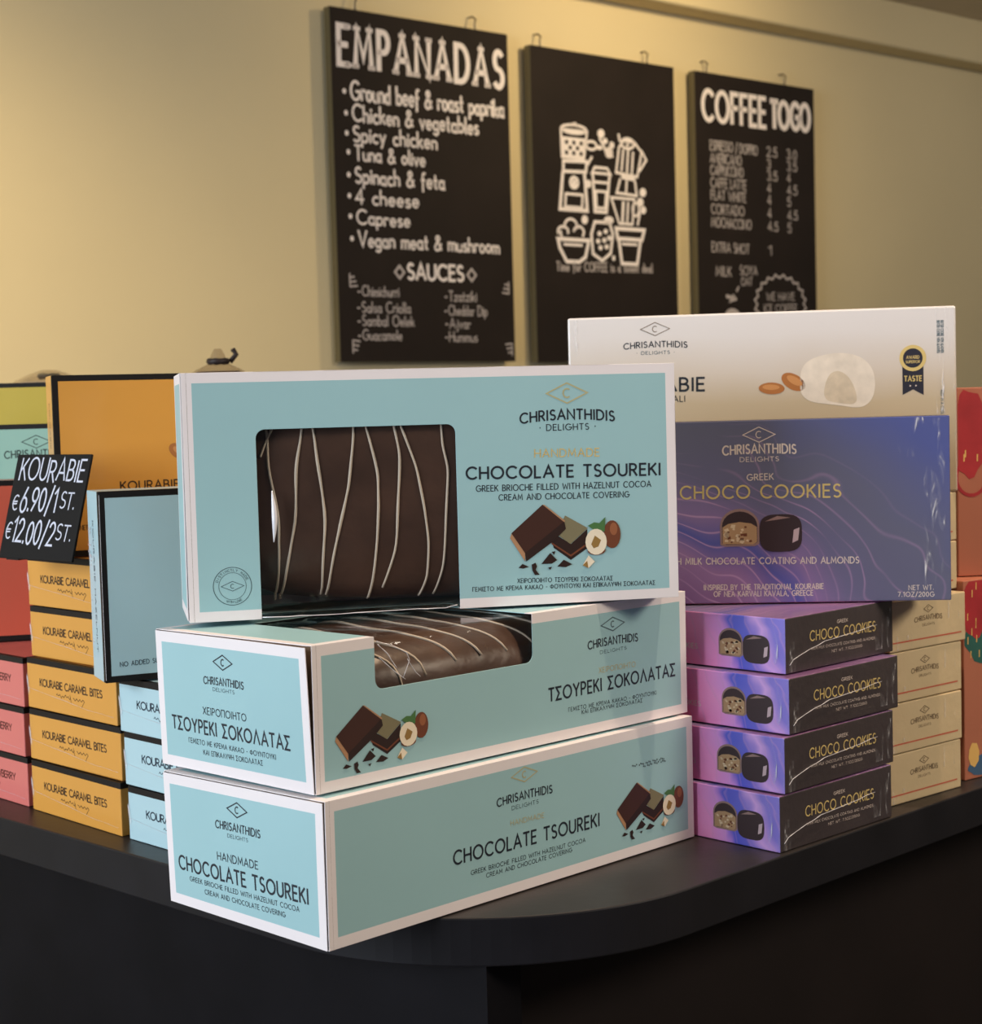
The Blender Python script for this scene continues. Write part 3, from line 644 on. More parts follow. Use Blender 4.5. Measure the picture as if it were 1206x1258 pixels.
# ------------------------------------------------------------------ the breads inside the windowed cartons
def loaf(loc, rot, label, driz):
    A_, B_, C_, PW = .158, .0765, .0400, 3.2
    r = root('chocolate_bread', loc, rot, label, 'bread', 'chocolate coated breads inside the teal cartons')
    def top(x, y):
        s = 1 - abs(x / A_) ** PW - abs(y / B_) ** PW
        return C_ * max(0, s) ** (1 / PW)
    mb = MB(); n, k = 44, 30
    def S(i, j):
        th = -pi / 2 + pi * j / k; ph = 2 * pi * i / n
        sp = lambda v, e: math.copysign(abs(v) ** e, v)
        e = 2 / PW
        p = Vector((A_ * sp(cos(th), e) * sp(cos(ph), e), B_ * sp(cos(th), e) * sp(sin(ph), e), C_ * sp(sin(th), e)))
        w = noise.noise(p * 28) * .0016
        return p * (1 + w / .06)
    for i in range(n):
        for j in range(k):
            q = [S(i, j), S((i + 1) % n, j), S((i + 1) % n, j + 1), S(i, j + 1)]
            mb.face(q, M_CHOC)
    mb.build('loaf', r, smooth=True)
    for path in driz:
        md = MB(); pts = []
        for (a, bq), (c, d) in zip(path, path[1:]):
            for t in range(8): pts.append((a + (c - a) * t / 8, bq + (d - bq) * t / 8))
        pts.append(path[-1])
        for _ in range(3): pts = [pts[0]] + [((p[0] + 2 * q[0] + s[0]) / 4, (p[1] + 2 * q[1] + s[1]) / 4) for p, q, s in zip(pts, pts[1:], pts[2:])] + [pts[-1]]
        p3 = []
        for x, y in pts:
            z = top(x, y); q = Vector((x, y, z)); w = noise.noise(q * 28) * .0016; p3.append(q * (1 + w / .06) + Vector((0, 0, .0002)))
        md.tube(p3, [.0011 * (.75 + .5 * abs(noise.noise(Vector((p.x * 30, p.y * 30, 1))))) for p in p3], M_ICING, 6)
        o = md.build('icing_drizzle', r, smooth=True); o['label'] = 'cream coloured icing drizzle'
    return r
DS = [[(.0590, .1278), (.0557, .1196), (.0519, .1075)], [(.0793, .140), (.0793, .1272), (.0754, .0945), (.0711, .0594), (.065, .0143), (.064, .005)], [(.0850, .140), (.0864, .127), (.0908, .0955), (.0914, .0446), (.0893, .0053)],
      [(.1139, .140), (.1139, .1262), (.1098, .0871), (.1021, .0627), (.0983, .0412), (.0924, .0051)], [(.1200, .140), (.1223, .126), (.1287, .0942), (.1293, .0709), (.125, .0245), (.1228, .0043)],
      [(.1410, .140), (.1415, .1255), (.1445, .106), (.1405, .044), (.1318, .0163)], [(.1440, .140), (.1462, .1253), (.1556, .0979), (.1602, .0715), (.1629, .0466), (.1621, .0217), (.1583, .0069)],
      [(.1741, .140), (.1741, .1131), (.1778, .0957), (.1751, .0626), (.1733, .0295), (.1685, .0081)], [(.052, .140), (.056, .12), (.0600, .07), (.0620, .03), (.0610, .008)]]
cx, cy = .170, .0822
locL = locS + aS * (cx - BL / 2) * kS + Vector((0, 0, cy * kS))
rl = loaf(locL, (pi / 2, 0, yS), 'chocolate coated bread with thin icing lines inside the upright teal carton', [[(x - cx, max(-.074, min(.074, y - cy))) for x, y in p] for p in DS]); rl.scale = (kS, kS, kS)
yM = .7652
locM = place((-.1067, .9712, BH + .0024), yM, (cx, cy)) + Vector((0, 0, BH / 2))
DM = [[(x + .030, .05), (x + .018, -.02), (x + .026, -.050), (x + .044, -.0735)] for x in (-.135, -.118, -.092, -.070, -.046, -.020, .004)]
loaf(locM, (0, 0, yM), 'chocolate coated bread behind the film of the middle teal carton', DM)

# ------------------------------------------------------------------ shrink-wrap details, their glints painted in white
def wrap_patch(par, off, fr, u0, u1, v0, v1, seed, amp=.0009, nu=7, nv=9, m=None):
    mb = MB(); amp *= .55
    r = random.Random(seed); us = [u0 + (u1 - u0) * i / nu for i in range(nu + 1)]; vs = [v0 + (v1 - v0) * i / nv for i in range(nv + 1)]
    P = [[fr.p(u, v, .0005 + r.random() * amp) for v in vs] for u in us]
    for i in range(nu):
        for j in range(nv): mb.face([P[i][j], P[i + 1][j], P[i + 1][j + 1], P[i][j + 1]], m or M_WRAPGLINT)
    mb.build('wrap_fold_glint', par, off, smooth=True)['label'] = 'crinkled clear film fold with painted white glints'
def seam(mb, fr, pts, r=.00035):  # white ridge, the film's glint put into its colour
    P = []
    for (a, b_), (c, d) in zip(pts, pts[1:]):
        for t in range(5): P.append((a + (c - a) * t / 5, b_ + (d - b_) * t / 5))
    P.append(pts[-1])
    mb.tube([fr.p(u, v + .0006 * noise.noise(Vector((u * 90, v * 90, 5))), .0006) for u, v in P], [r * (.5 + .9 * abs(noise.noise(Vector((u * 130, 2, 7))))) for u, v in P], M_FILMW, 5)

for pts in ([(.0500, .0852), (.0618, .0816), (.0734, .0752), (.0759, .0704), (.0703, .0605)], [(.0505, .0835), (.0584, .0765), (.0652, .0670)], [(.0513, .0754), (.0638, .0649), (.0720, .0592)], [(.0740, .0712), (.0808, .0622), (.0843, .0592)]):
    mb = MB(); seam(mb, Frame(fM['front'].o + Vector((0, .0012, 0)), (1, 0, 0), (0, 0, 1), fM['front'].warp), pts, .0004); mb.build('film_crease_glint', rM, ybase, smooth=True)  # creases drawn white where the film catches highlights
mb = MB(); seam(mb, fS['top'], [(.0478, .0012), (.090, .0008), (.140, .0014), (.172, .0012), (.1805, .0030)], .0005); mb.build('film_crease_glint', rS, sbase, smooth=True)
mb = MB(); mb.tube([fS['top'].p(.0570 + .0012 * sin(i * .3), .0855 - .0345 * i / 10, -.0006) for i in range(11)], [.0003 + .0016 * sin(pi * i / 10) for i in range(11)], M_FILMW, 8); mb.build('film_crease_glint', rS, sbase, smooth=True)  # white bulge standing in for a reflection on the film
# ------------------------------------------------------------------ wrapped cartons, one generic body
def plain_body(r, X, Y, Z, mats, base, bevel=.0008, name='carton_body'):
    fr = frames(X, Y, Z); mb = MB()
    for fc, (U, V) in FDIM(X, Y, Z).items():
        panel(mb, fr[fc], [0, U], [0, V], lambda u, v: mats[fc])
    mb.build(name, r, base, bevel=bevel); return fr

KL, KW = .2777, .136
# ---- choco cookie cartons
CW, CL, CT = .138, .2777, .0403
cbase = (CW / 2, CL / 2, 0)
CPOS = [((.19449, 1.14951, .0003), .75735), ((.19905, 1.15296, CT + .0004), .7739), ((.20392, 1.15921, 2 * CT + .0005), .76819), ((.20447, 1.1734, 3 * CT + .0006), .77326)]
GRP_C = 'purple chocolate cookie cartons lying in a stack'
r0 = root('cookie_carton', place(*CPOS[0], cbase), (0, 0, CPOS[0][1]), 'purple wrapped cookie carton at the bottom of its stack, on the counter', 'box', GRP_C)
fr = plain_body(r0, CW, CL, CT - .0008, dict(front=M_SLATE, left=M_SIDEPRINT, right=M_SIDEPRINT, back=M_SLATE, top=M_CHOCPRINT, bottom=M_SLATE), cbase)
mb = MB(); f = fr['front']
text(mb, f, 'CHOCO COOKIES', (.0298, .0204), (.1138, .0186), .0070, M_GOLD2, w=.12)
text(mb, f, 'GREEK', (.0640, .0296), (.0775, .0294), .0023, M_CREAMINK, w=.14)
text(mb, f, 'WITH MILK CHOCOLATE COATING AND ALMONDS', (.0309, .0138), (.1131, .0122), .0019, M_CREAMINK, w=.12)
text(mb, f, 'NET WT. 7.1OZ/200G', (.0568, .0090), (.0958, .0084), .0018, M_CREAMINK, w=.12)
mb.build('lettering', part(r0, 'carton_body'), cbase, weld=False); mb = MB()
f = fr['left']; text(mb, f, 'CHOCO COOKIES', (.150, .012), (.199, .012), .0036, M_CREAMINK, w=.13)
mb.build('lettering', part(r0, 'carton_body'), cbase, weld=False)
mb = MB(); cookie_picture(mb, fr['left'], .2187, .0055, .0455, .0240); mb.build('product_picture', part(r0, 'carton_body'), cbase, weld=False)
mb = MB(); seam(mb, fr['front'], [(.004, .006), (.0086, .0096), (.0300, .0150), (.0472, .0181), (.0806, .0201), (.1153, .0230)])
mb.build('wrap_seam_glint', r0, cbase, smooth=True)['label'] = 'clear film seam with its glint painted white'
wrap_patch(r0, cbase, fr['left'], CL - .014, CL + .0002, .001, CT - .002, 4, .0012); wrap_patch(r0, cbase, fr['front'], -.0002, .012, .001, CT * .55, 5, .0012); wrap_patch(r0, cbase, fr['front'], .112, CW - .001, .004, CT - .006, 6, .0008)
for i, lab in ((1, 'purple wrapped cookie carton lying second from the bottom of its stack'), (2, 'purple wrapped cookie carton lying third from the bottom of its stack'), (3, 'purple wrapped cookie carton lying on top of its stack, under the upright one')):
    dup(r0, place(*CPOS[i], cbase), (0, 0, CPOS[i][1]), lab)
# ---- the upright choco cookie carton
CSX, CSZ = .2682, .138
sb = (CSX / 2, CT / 2, 0); csp = ((.06563 + .0095 * .9953, 1.27427 - .0095 * .0966, 4 * CT + .0010), -.09675)
rc = root('cookie_carton', place(*csp, sb), (0, 0, csp[1]), 'purple and blue wrapped cookie carton standing upright on the purple stack', 'box', 'upright cookie cartons on the right')
fr = plain_body(rc, CSX, CT, CSZ, dict(front=M_CHOCPRINT, left=M_SIDEPRINT, right=M_SLATE, back=M_SLATE, top=M_SLATE, bottom=M_SIDEPRINT), sb)
mb = MB(); f = fr['front']; f.o = f.o - f.ax * .0095
brand(mb, f, .1375, .1270, .0240, .0114, .1122, .0543, .0066, .1070, .0287, .0032, M_CREAMINK, M_CREAMINK, M_CREAMINK, arch=.0010, hw=.0003, wt=.15)
text(mb, f, 'GREEK', (.1282, .0928), (.1476, .0931), .0045, M_CREAMINK, w=.13)
text(mb, f, 'CHOCO COOKIES', (.0782, .0800), (.1971, .0790), .0093, M_GOLD2, w=.13)
text(mb, f, 'WITH MILK CHOCOLATE COATING AND ALMONDS', (.0640, .0304), (.2099, .0290), .0046, M_CREAMINK, w=.14)
text(mb, f, 'INSPIRED BY THE TRADITIONAL KOURABIE', (.0945, .0105), (.1834, .0101), .0038, M_CREAMINK, w=.15)
text(mb, f, 'OF NEA KARVALI KAVALA, GREECE', (.1018, .0054), (.1756, .0052), .0038, M_CREAMINK, w=.15)
mb.build('lettering', part(rc, 'carton_body'), sb, weld=False); mb = MB()
text(mb, f, 'NET WT.', (.2464, .0081), (.2646, .0081), .0034, M_CREAMINK, w=.13)
text(mb, f, '7.1OZ/200G', (.2385, .0032), (.2649, .0029), .0034, M_CREAMINK, w=.13)
mb.build('lettering', part(rc, 'carton_body'), sb, weld=False)
mb = MB(); cookie_picture(mb, f, .1073, .0385, .0610, .0330, 9); mb.build('product_picture', part(rc, 'carton_body'), sb, weld=False)
wrap_patch(rc, sb, f, CSX - .010, CSX + .0055, .004, CSZ - .002, 14, .0009, 5, 22); wrap_patch(rc, sb, f, CSX - .034, CSX - .010, CSZ - .030, CSZ - .001, 15, .0009, 6, 6)

# ---- cream almond cookie cartons: six lying, one standing
RW, RL, RT = .100, .2777, .0394
rbase = (RW / 2, RL / 2, 0); RP = Vector((.2829 + .018 * .7597, 1.2594 + .018 * .6503, 0)); RY = .7079; ray = Vector((.27, .963, 0))
jig = [(0, 0), (.001, -.006), (.003, .006), (.0075, -.004), None, None]
GRP_R = 'cream cookie cartons stacked behind the purple ones'
rlab = ['cream almond cookie carton at the bottom of the cream stack, resting on the counter', 'cream almond cookie carton lying second from the bottom of the cream stack', 'cream almond cookie carton lying third from the bottom of the cream stack',
        'cream almond cookie carton fourth from the bottom, level with the upright purple carton\'s foot', 'cream almond cookie carton fifth from the bottom, mostly behind the upright purple carton', 'cream almond cookie carton topmost in the cream stack, under the upright white carton']
def rpos(k):
    if k >= 4: p = RP + ray * (.026 if k == 4 else .027) - Vector((cos(RY), sin(RY), 0)) * .003; y = RY
    else: p = RP + Vector((cos(RY), sin(RY), 0)) * jig[k][0]; y = RY + jig[k][1]
    return place((p.x, p.y, k * (RT + .0001) + .0003), y, rbase), (0, 0, y)
r0 = root('cookie_carton', *rpos(0), rlab[0], 'box', GRP_R)
fr = plain_body(r0, RW, RL, RT - .0006, dict.fromkeys(('front', 'left', 'right', 'back', 'top', 'bottom'), M_CREAM), rbase)
mb = MB(); f = fr['front']; M_REDINK = mat('ink_red', (190, 96, 74), 0.5); M_BRINK = mat('ink_brown', (112, 92, 70), 0.5)
brand(mb, f, .050, .0300, .012, .0060, .0205, .036, .0036, .0168, .016, .0018, M_BRINK, M_BRINK, M_BRINK, arch=.0010, hw=.0003)
stroke(mb, f, [(.004, .0070), (.094, .0070)], .0006, M_REDINK)
mb.build('lettering', part(r0, 'carton_body'), rbase, weld=False)
wrap_patch(r0, rbase, f, .001, .03, .001, .012, 31, .0007); wrap_patch(r0, rbase, f, .075, RW - .001, .02, RT - .003, 32, .0007)
for k in range(1, 6): dup(r0, *rpos(k), rlab[k])
kf = 1.045; WX, WY, WZ = .3125, .040, .1495; wb = (WX / 2, WY / 2, 0); wp = ((.0646 * kf, 1.335 * kf, 6 * (RT + .0001) + .0003), -.1261)
rw = root('cookie_carton', place(*wp, wb), (0, 0, wp[1]), 'white wrapped almond cookie carton standing upright behind the purple carton', 'box', 'upright cookie cartons on the right')
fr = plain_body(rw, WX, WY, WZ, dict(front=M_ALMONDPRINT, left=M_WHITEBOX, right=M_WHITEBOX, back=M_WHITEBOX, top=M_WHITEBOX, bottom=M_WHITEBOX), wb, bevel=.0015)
mb = MB(); f = fr['front']
brand(mb, f, .0718, .1385, .0238, .0108, .1226, .0518, .0046, .1179, .0309, .0026, M_BRINK, M_INK, M_INKL, arch=.0012, hw=.0003, dots=True)
text(mb, f, 'KOURABIE', (.0330, .0882), (.1109, .0871), .0103, M_INK, w=.16)
text(mb, f, 'NEA KARVALI', (.0480, .0790), (.0950, .0784), .0047, M_INK, w=.14)
mb.build('lettering', part(rw, 'carton_body'), wb, weld=False); mb = MB()
for i in range(2): text(mb, f, 'BUTTER COOKIE WITH ALMONDS', (.2975 + i * .0030, .138), (.2975 + i * .0030, .112), .0022, M_INKL, w=.14)
mb.build('lettering', part(rw, 'carton_body'), wb, weld=False); mb = MB()
text(mb, f, 'KEEP IN A COOL DRY PLACE', (.3000, .082), (.3000, .048), .0022, M_INKL, w=.14)
mb.build('lettering', part(rw, 'carton_body'), wb, weld=False)
mb = MB(); C_AL = mat('print_almond', (170, 108, 58)); C_AL2 = mat('print_almond_light', (198, 138, 84)); C_PW = mat('print_sugar', (222, 210, 196), mottle=.1, mscale=90); C_PW2 = mat('print_sugar_cut', (206, 190, 168), mottle=.12, mscale=120)
def alm(cx, cy, rx, ry, rot, m, d):
    poly(mb, f, [(cx + rx * cos(t) * cos(rot) - ry * sin(t) * sin(rot), cy + rx * cos(t) * sin(rot) + ry * sin(t) * cos(rot)) for t in [2 * pi * i / 20 for i in range(20)]], m, d)
alm(.1830, .0920, .0105, .0062, -.55, C_AL, .00012); alm(.1840, .0930, .0070, .0030, -.55, C_AL2, .00016); alm(.1655, .0872, .0105, .0048, -.05, C_AL, .0002); alm(.1650, .0882, .0070, .0022, -.05, C_AL2, .00024)
pw = [(.1890, .0760), (.1880, .0980), (.1930, .1080), (.2050, .1130), (.2220, .1150), (.2380, .1110), (.2470, .1010), (.2490, .0860), (.2450, .0740), (.2360, .0690), (.2200, .0720)]
def soft(p):
    for _ in range(3): p = [q for a, b in zip(p, p[1:] + p[:1]) for q in ((a[0] * .75 + b[0] * .25, a[1] * .75 + b[1] * .25), (a[0] * .25 + b[0] * .75, a[1] * .25 + b[1] * .75))]
    return p
poly(mb, f, soft(pw), C_PW, .00012)
poly(mb, f, soft([(.2060, .0770), (.2100, .0960), (.2180, .1010), (.2270, .0960), (.2330, .0840), (.2340, .0720), (.2200, .0735)]), C_PW2, .00016)
mb.build('product_picture', part(rw, 'carton_body'), wb, weld=False)
mb = MB(); M_NAVY = mat('print_navy', (46, 46, 58), 0.4)
rib = [(.2700, .102), (.2700, .0790), (.2783, .0832), (.2866, .0785), (.2866, .102)]
poly(mb, f, rib, M_NAVY, .00012); poly(mb, f, arc(.2783, .1085, .0106, .0106, 0, 345, 23), M_GOLD2, .0002); poly(mb, f, arc(.2783, .1085, .0078, .0078, 0, 345, 23), M_NAVY, .00024)
ctext(mb, f, 'TASTE', .2783, .0900, .0135, .0040, M_GOLD2, w=.18, d=.00028); ctext(mb, f, 'AWARD', .2783, .1080, .0100, .0024, M_GOLD2, w=.16, d=.00028); ctext(mb, f, 'SUPERIOR', .2783, .1045, .0110, .0020, M_GOLD2, w=.16, d=.00028)
for sx in (-.0022, .0022): poly(mb, f, [(.2783 + sx + .0009 * sin(2 * pi * i / 10 + (0)) * (1 if i % 2 == 0 else .45), .0862 + .0009 * cos(2 * pi * i / 10) * (1 if i % 2 == 0 else .45)) for i in range(10)], M_CREAMINK, .00028)
mb.build('award_rosette', part(rw, 'carton_body'), wb, weld=False)['label'] = 'navy and gold award rosette print'
wrap_patch(rw, wb, fr['left'], .0, WY + .0005, .0, WZ, 41, .0022, 4, 26); wrap_patch(rw, wb, f, WX - .016, WX - .001, .030, WZ - .001, 42, .0007, 4, 20); wrap_patch(rw, wb, f, .0005, .008, .001, WZ - .001, 43, .0006, 2, 20)

# ------------------------------------------------------------------ caramel-bite style cartons (coloured sleeve, black edge on the lid)
KB, KS = .0047, .0046
def lid_carton(loc, rot, base, T, col, label, group, X=KL, Y=KW):
    r = root('cookie_carton', loc, rot, label, 'box', group)
    fr = frames(X, Y, T); mb = MB()
    for fc, (U, V) in FDIM(X, Y, T).items():
        if fc == 'top': panel(mb, fr[fc], [0, KB, U - KB, U], [0, KB, V - KB, V], lambda u, v: M_BLACKB if (u < KB or v < KB or u > U - KB or v > V - KB) else col)
        elif fc == 'bottom': panel(mb, fr[fc], [0, U], [0, V], lambda u, v: col)
        else: panel(mb, fr[fc], [0, U], [0, V - KS, V], lambda u, v: M_BLACKB if v > V - KS else col)
    mb.build('carton_body', r, base, bevel=.0007); return r, fr
M_INKW = mat('ink_warm', (70, 48, 28), 0.5); M_INKB = mat('ink_blue_grey', (40, 54, 70), 0.5); M_INKR = mat('ink_maroon', (96, 40, 36), 0.5)
def end_print(mb, f, s, m, wid=.0950):
    ctext(mb, f, s, KW / 2, .0192, wid, .0056, m, w=.17, gap=.16)
    # small handwritten tagline below
    pts = [(KW / 2 - .022 + .0013 * i, .0142 + .0010 * sin(i * 1.9) + .0006 * sin(i * .7)) for i in range(18)]
    stroke(mb, f, pts, .00025, m); pts = [(KW / 2 + .004 + .0013 * i, .0136 + .0010 * sin(i * 1.7 + 1)) for i in range(14)]
    stroke(mb, f, pts, .00025, m); stroke(mb, f, [(KW / 2 - .001, .0165), (KW / 2 + .001, .0100)], .0002, m); stroke(mb, f, [(KW / 2 + .020, .0125), (KW / 2 + .0165, .0085)], .0002, m)
lb = (KL / 2, KW / 2, 0)
def lid_stack(o, yaw, pitch, jit, col, s, ink, labels, group, wid=.095):
    def pos(k):
        dx, dy, dq = jit[k]; return place((o[0] + dx, o[1] + dy, k * pitch + .0003), yaw + dq, lb), (0, 0, yaw + dq)
    r0, fr = lid_carton(*pos(0), lb, pitch - .0008, col, labels[0], group)
    mb = MB(); end_print(mb, fr['left'], s, ink, wid); mb.build('lettering', part(r0, 'carton_body'), lb, weld=False)
    wrap_patch(r0, lb, fr['left'], KW - .006, KW, .001, pitch - .004, 51, .0007, 3, 8); wrap_patch(r0, lb, fr['left'], 0, .005, .001, pitch - .004, 52, .0006, 3, 8); mb = MB(); seam(mb, fr['left'], [(.002, .016), (.05, .012), (.09, .008), (KW - .004, .006)], .00012); mb.build('wrap_seam_glint', r0, lb)
    for k in range(1, len(labels)): dup(r0, *pos(k), labels[k])
ORD = ['at the bottom of', 'second from the bottom of', 'third from the bottom of', 'fourth from the bottom of', 'fifth from the bottom of']
lid_stack((-.2837, 1.2460), .7687, .0414, [(0, 0, -.010), (.0008, .004, .005), (-.0015, .006, -.008), (.003, .009, 0), (.003, .009, .003)], M_ORANGE, 'KOURABIE CARAMEL BITES', M_INKW,
          ['orange cookie carton at the bottom of the orange stack, on the counter', 'orange cookie carton second from the bottom of the orange stack', 'orange cookie carton third from the bottom of the orange stack', 'orange cookie carton fourth from the bottom, left of the upright blue carton', 'orange cookie carton topmost of the orange stack, below the price sign'], 'orange cookie cartons lying in a stack')
lid_stack((-.1815, 1.1425), .7690, .0409, [(.0005, 0, .01), (-.0025, .002, 0), (-.004, -.001, 0)], M_BLUE, 'KOURABIE HAZELNUT', M_INKB,
          ['light blue cookie carton at the bottom of the blue stack, on the counter', 'light blue cookie carton in the middle of the blue stack', 'light blue cookie carton topmost of the blue stack, under the upright blue one'], 'light blue cookie cartons lying in a stack', .088)
lid_stack((-.3838, 1.3522), .7653, .0409, [(.001, 0, 0), (-.0005, .001, 0), (.0005, .001, 0)], M_PINK, 'KOURABIE STRAWBERRY', M_INKR,
          ['pink cookie carton at the bottom of the pink stack, on the counter', 'pink cookie carton in the middle of the pink stack', 'pink cookie carton topmost of the pink stack, under the upright coral carton'], 'pink cookie cartons lying in a stack')
# hidden-row stacks that carry the green and yellow upright cartons
def plain_stack(o, yaw, n, pitch, col, lab, group):
    for k in range(n):
        if k == 0: r0, fr = lid_carton(place((o[0], o[1], .0003), yaw, lb), (0, 0, yaw), lb, pitch - .0008, col, lab, group)
        else: dup(r0, place((o[0], o[1], k * pitch + .0003), yaw, lb), (0, 0, yaw), lab)
plain_stack((-.5040, 1.4780), .7653, 4, .0433, M_GREENB, 'grey green cookie carton lying in the stack hidden behind the pink stack', 'grey green cookie cartons in the hidden stack')
plain_stack((-.6060, 1.5870), .7653, 5, .0432, M_YELLOW, 'yellow cookie carton lying in the stack hidden behind the green one', 'yellow cookie cartons in the hidden stack')
# upright lid cartons: lid face turned to the front
def standing(o, yaw, T, col, label, group, X=KL, Y=.138):
    a = Vector((cos(yaw), sin(yaw), 0)); bb = Vector((-sin(yaw), cos(yaw), 0))
    base = (X / 2, 0, T / 2); loc = Vector(o) + Vector((0, 0, Z0)) + a * X / 2 + bb * T / 2
    return (*lid_carton(loc, (pi / 2, 0, yaw), base, T, col, label, group, X, Y), base)
GU = 'upright cookie cartons on the left'
r, fr, base = standing((-.3310 * 1.016, 1.2800 * 1.016, 5 * .0414 + .0006), .3688, .0400, M_ORANGE, 'orange cookie carton with black edge standing behind the price sign', GU, X=.2820, Y=.1412)
mb = MB(); f = fr['top']
brand(mb, f, .1390, .118, .026, .012, .101, .058, .0062, .095, .030, .0034, M_INKW, M_INKW, M_INKW, arch=.001, dots=True)
mb.build('lettering', part(r, 'carton_body'), base, weld=False); mb = MB()
ctext(mb, f, 'KOURABIE CARAMEL BITES', .1120, .0506, .125, .0064, M_INKW, w=.16); mb.build('lettering', part(r, 'carton_body'), base, weld=False); mb = MB(); text(mb, f, 'NET WT 200G', (.0172, .0206), (.0400, .0207), .0036, M_INKW, w=.12)
mb.build('lettering', part(r, 'carton_body'), base, weld=False)
mb = MB(); alm(.0960, .0795, .0085, .0055, -.6, C_AL, .00012); alm(.0960, .0800, .0050, .0025, -.6, C_AL2, .00016); mb.build('product_picture', part(r, 'carton_body'), base, weld=False)
mb = MB(); text(mb, fr['left'], 'KOURABIE CARAMEL BITES', (.022, .016), (.118, .016), .0046, M_INKW, w=.13); mb.build('lettering', part(r, 'carton_body'), base, weld=False)
r, fr, base = standing((-.2815, 1.2030, 3 * .0409 + .0008), .4301, .0400, M_BLUE, 'light blue cookie carton with black edge standing upright beside the teal stack', GU, Y=.1385)
mb = MB(); f = fr['top']; text(mb, f, 'NO ADDED SUGAR', (.0112, .0112), (.0480, .0124), .0032, M_INKB, w=.13)
brand(mb, f, .1390, .118, .026, .012, .101, .058, .0062, .095, .030, .0034, M_INKB, M_INKB, M_INKB, arch=.001, dots=True)
mb.build('lettering', part(r, 'carton_body'), base, weld=False); mb = MB(); text(mb, fr['left'], 'KOURABIE HAZELNUT', (.022, .016), (.118, .016), .0040, M_INKB, w=.13); mb.build('lettering', part(r, 'carton_body'), base, weld=False)
wrap_patch(r, base, fr['left'], 0, .138, .001, .012, 61, .0010, 26, 2); mb = MB(); seam(mb, f, [(.0006, .002), (.0004, .07), (.0006, .136)], .0003)
mb.build('wrap_seam_glint', r, base)  # white line painted as the glint along the wrapped edge
r, fr, base = standing((-.4910, 1.4400, 3 * .0409 + .0006), .24, .0400, M_RED, 'coral red cookie carton standing upright on the pink stack, cut by the photo edge', GU, Y=.1400)
mb = MB(); text(mb, fr['top'], 'NET WT 200G', (.020, .0160), (.0440, .0160), .0034, M_INKR, w=.12); brand(mb, fr['top'], .1390, .118, .026, .012, .101, .058, .0062, .095, .030, .0034, M_INKR, M_INKR, M_INKR, arch=.001); mb.build('lettering', part(r, 'carton_body'), base, weld=False)
r, fr, base = standing((-.5660, 1.5780, 4 * .0433 + .0004), .05, .0400, M_GREENB, 'grey green cookie carton standing upright behind the coral carton', GU)
mb = MB(); f = fr['top']; M_INKG = mat('ink_green', (54, 74, 68), 0.5)
brand(mb, f, .1395, .1212, .0270, .0120, .1060, .0600, .0066, .1005, .030, .0034, M_INKG, M_INKG, M_INKG, arch=.001, hw=.0004); mb.build('lettering', part(r, 'carton_body'), base, weld=False)
r, fr, base = standing((-.5800, 1.7500, 5 * .0432 + .0004), .05, .0400, M_YELLOW, 'yellow cookie carton standing upright at the back, above the green one', GU)
mb = MB(); brand(mb, fr['top'], .1395, .075, .0270, .0120, .060, .0600, .0066, .0545, .030, .0034, M_INKG, M_INKG, M_INKG, arch=.001); mb.build('lettering', part(r, 'carton_body'), base, weld=False)

# ------------------------------------------------------------------ festive cartons at the right edge
C_FR = mat('print_festive_red', (166, 44, 50), mottle=.15, mscale=40); C_FG = mat('print_festive_green', (44, 92, 84), mottle=.15, mscale=40); C_FY = mat('print_festive_gold', (222, 178, 104)); C_FB = mat('print_festive_blue', (66, 96, 128)); C_FBR = mat('print_festive_brown', (92, 44, 34))
def festive(loc, yaw, X, Y, Z, label, seed, low):
    base = (X / 2, Y / 2, 0); r = root('festive_carton', loc, (0, 0, yaw), label, 'box', 'festive patterned cartons at the right')
    fr = plain_body(r, X, Y, Z, dict.fromkeys(('front', 'left', 'right', 'back', 'top', 'bottom'), M_SALMON), base)
    rr = random.Random(seed); mb = MB(); f = fr['front']
    def blob(cx, cy, rx, ry, m, d, n=24, wob=.06):
        poly(mb, f, [(min(X - .001, max(.0008, cx + rx * (1 + wob * sin(i * 2.1)) * cos(2 * pi * i / n))), min(Z - .001, max(.001, cy + ry * (1 + wob * cos(i * 1.7)) * sin(2 * pi * i / n)))) for i in range(n)], m, d)
    for ox in ((0, .085, .17) if low else (0, .09, .18)):
        if low:
            blob(ox + .045, .118, .044, .028, C_FG, .00012); blob(ox + .016, .142, .018, .026, C_FR, .00018); blob(ox + .036, .060, .010, .028, C_FBR, .00014); blob(ox + .012, .020, .007, .010, C_FY, .0002); blob(ox + .030, .010, .026, .009, C_FB, .00016)
        else:
            blob(ox + .010, .118, .016, .036, C_FR, .00018); blob(ox + .040, .122, .024, .034, C_FG, .00012); blob(ox + .046, .060, .012, .030, C_FBR, .00014); stroke(mb, f, arc(ox + .012, .082, .013, .015, 90, 330, 14), .0014, C_FR, .00022)
        for i in range(22):
            x, y = ox + rr.uniform(.003, .06), rr.uniform(Z * .60, Z * .97); poly(mb, f, [(x, y), (x + .0012, y), (x + .0014, y + .006), (x + .0002, y + .006)], C_FY, .00028)
    mb.build('festive_print', part(r, 'carton_body'), base, weld=False); return r
festive(place((.3810, 1.3550, .0003), .66, (.15, .045)), .66, .30, .090, .1640, 'salmon festive carton on the counter at the right edge', 1, True)
festive(place((.3855, 1.3845, .1650), .12, (.13, .03)), .12, .26, .060, .1560, 'red festive carton standing on top of the salmon one', 2, False)

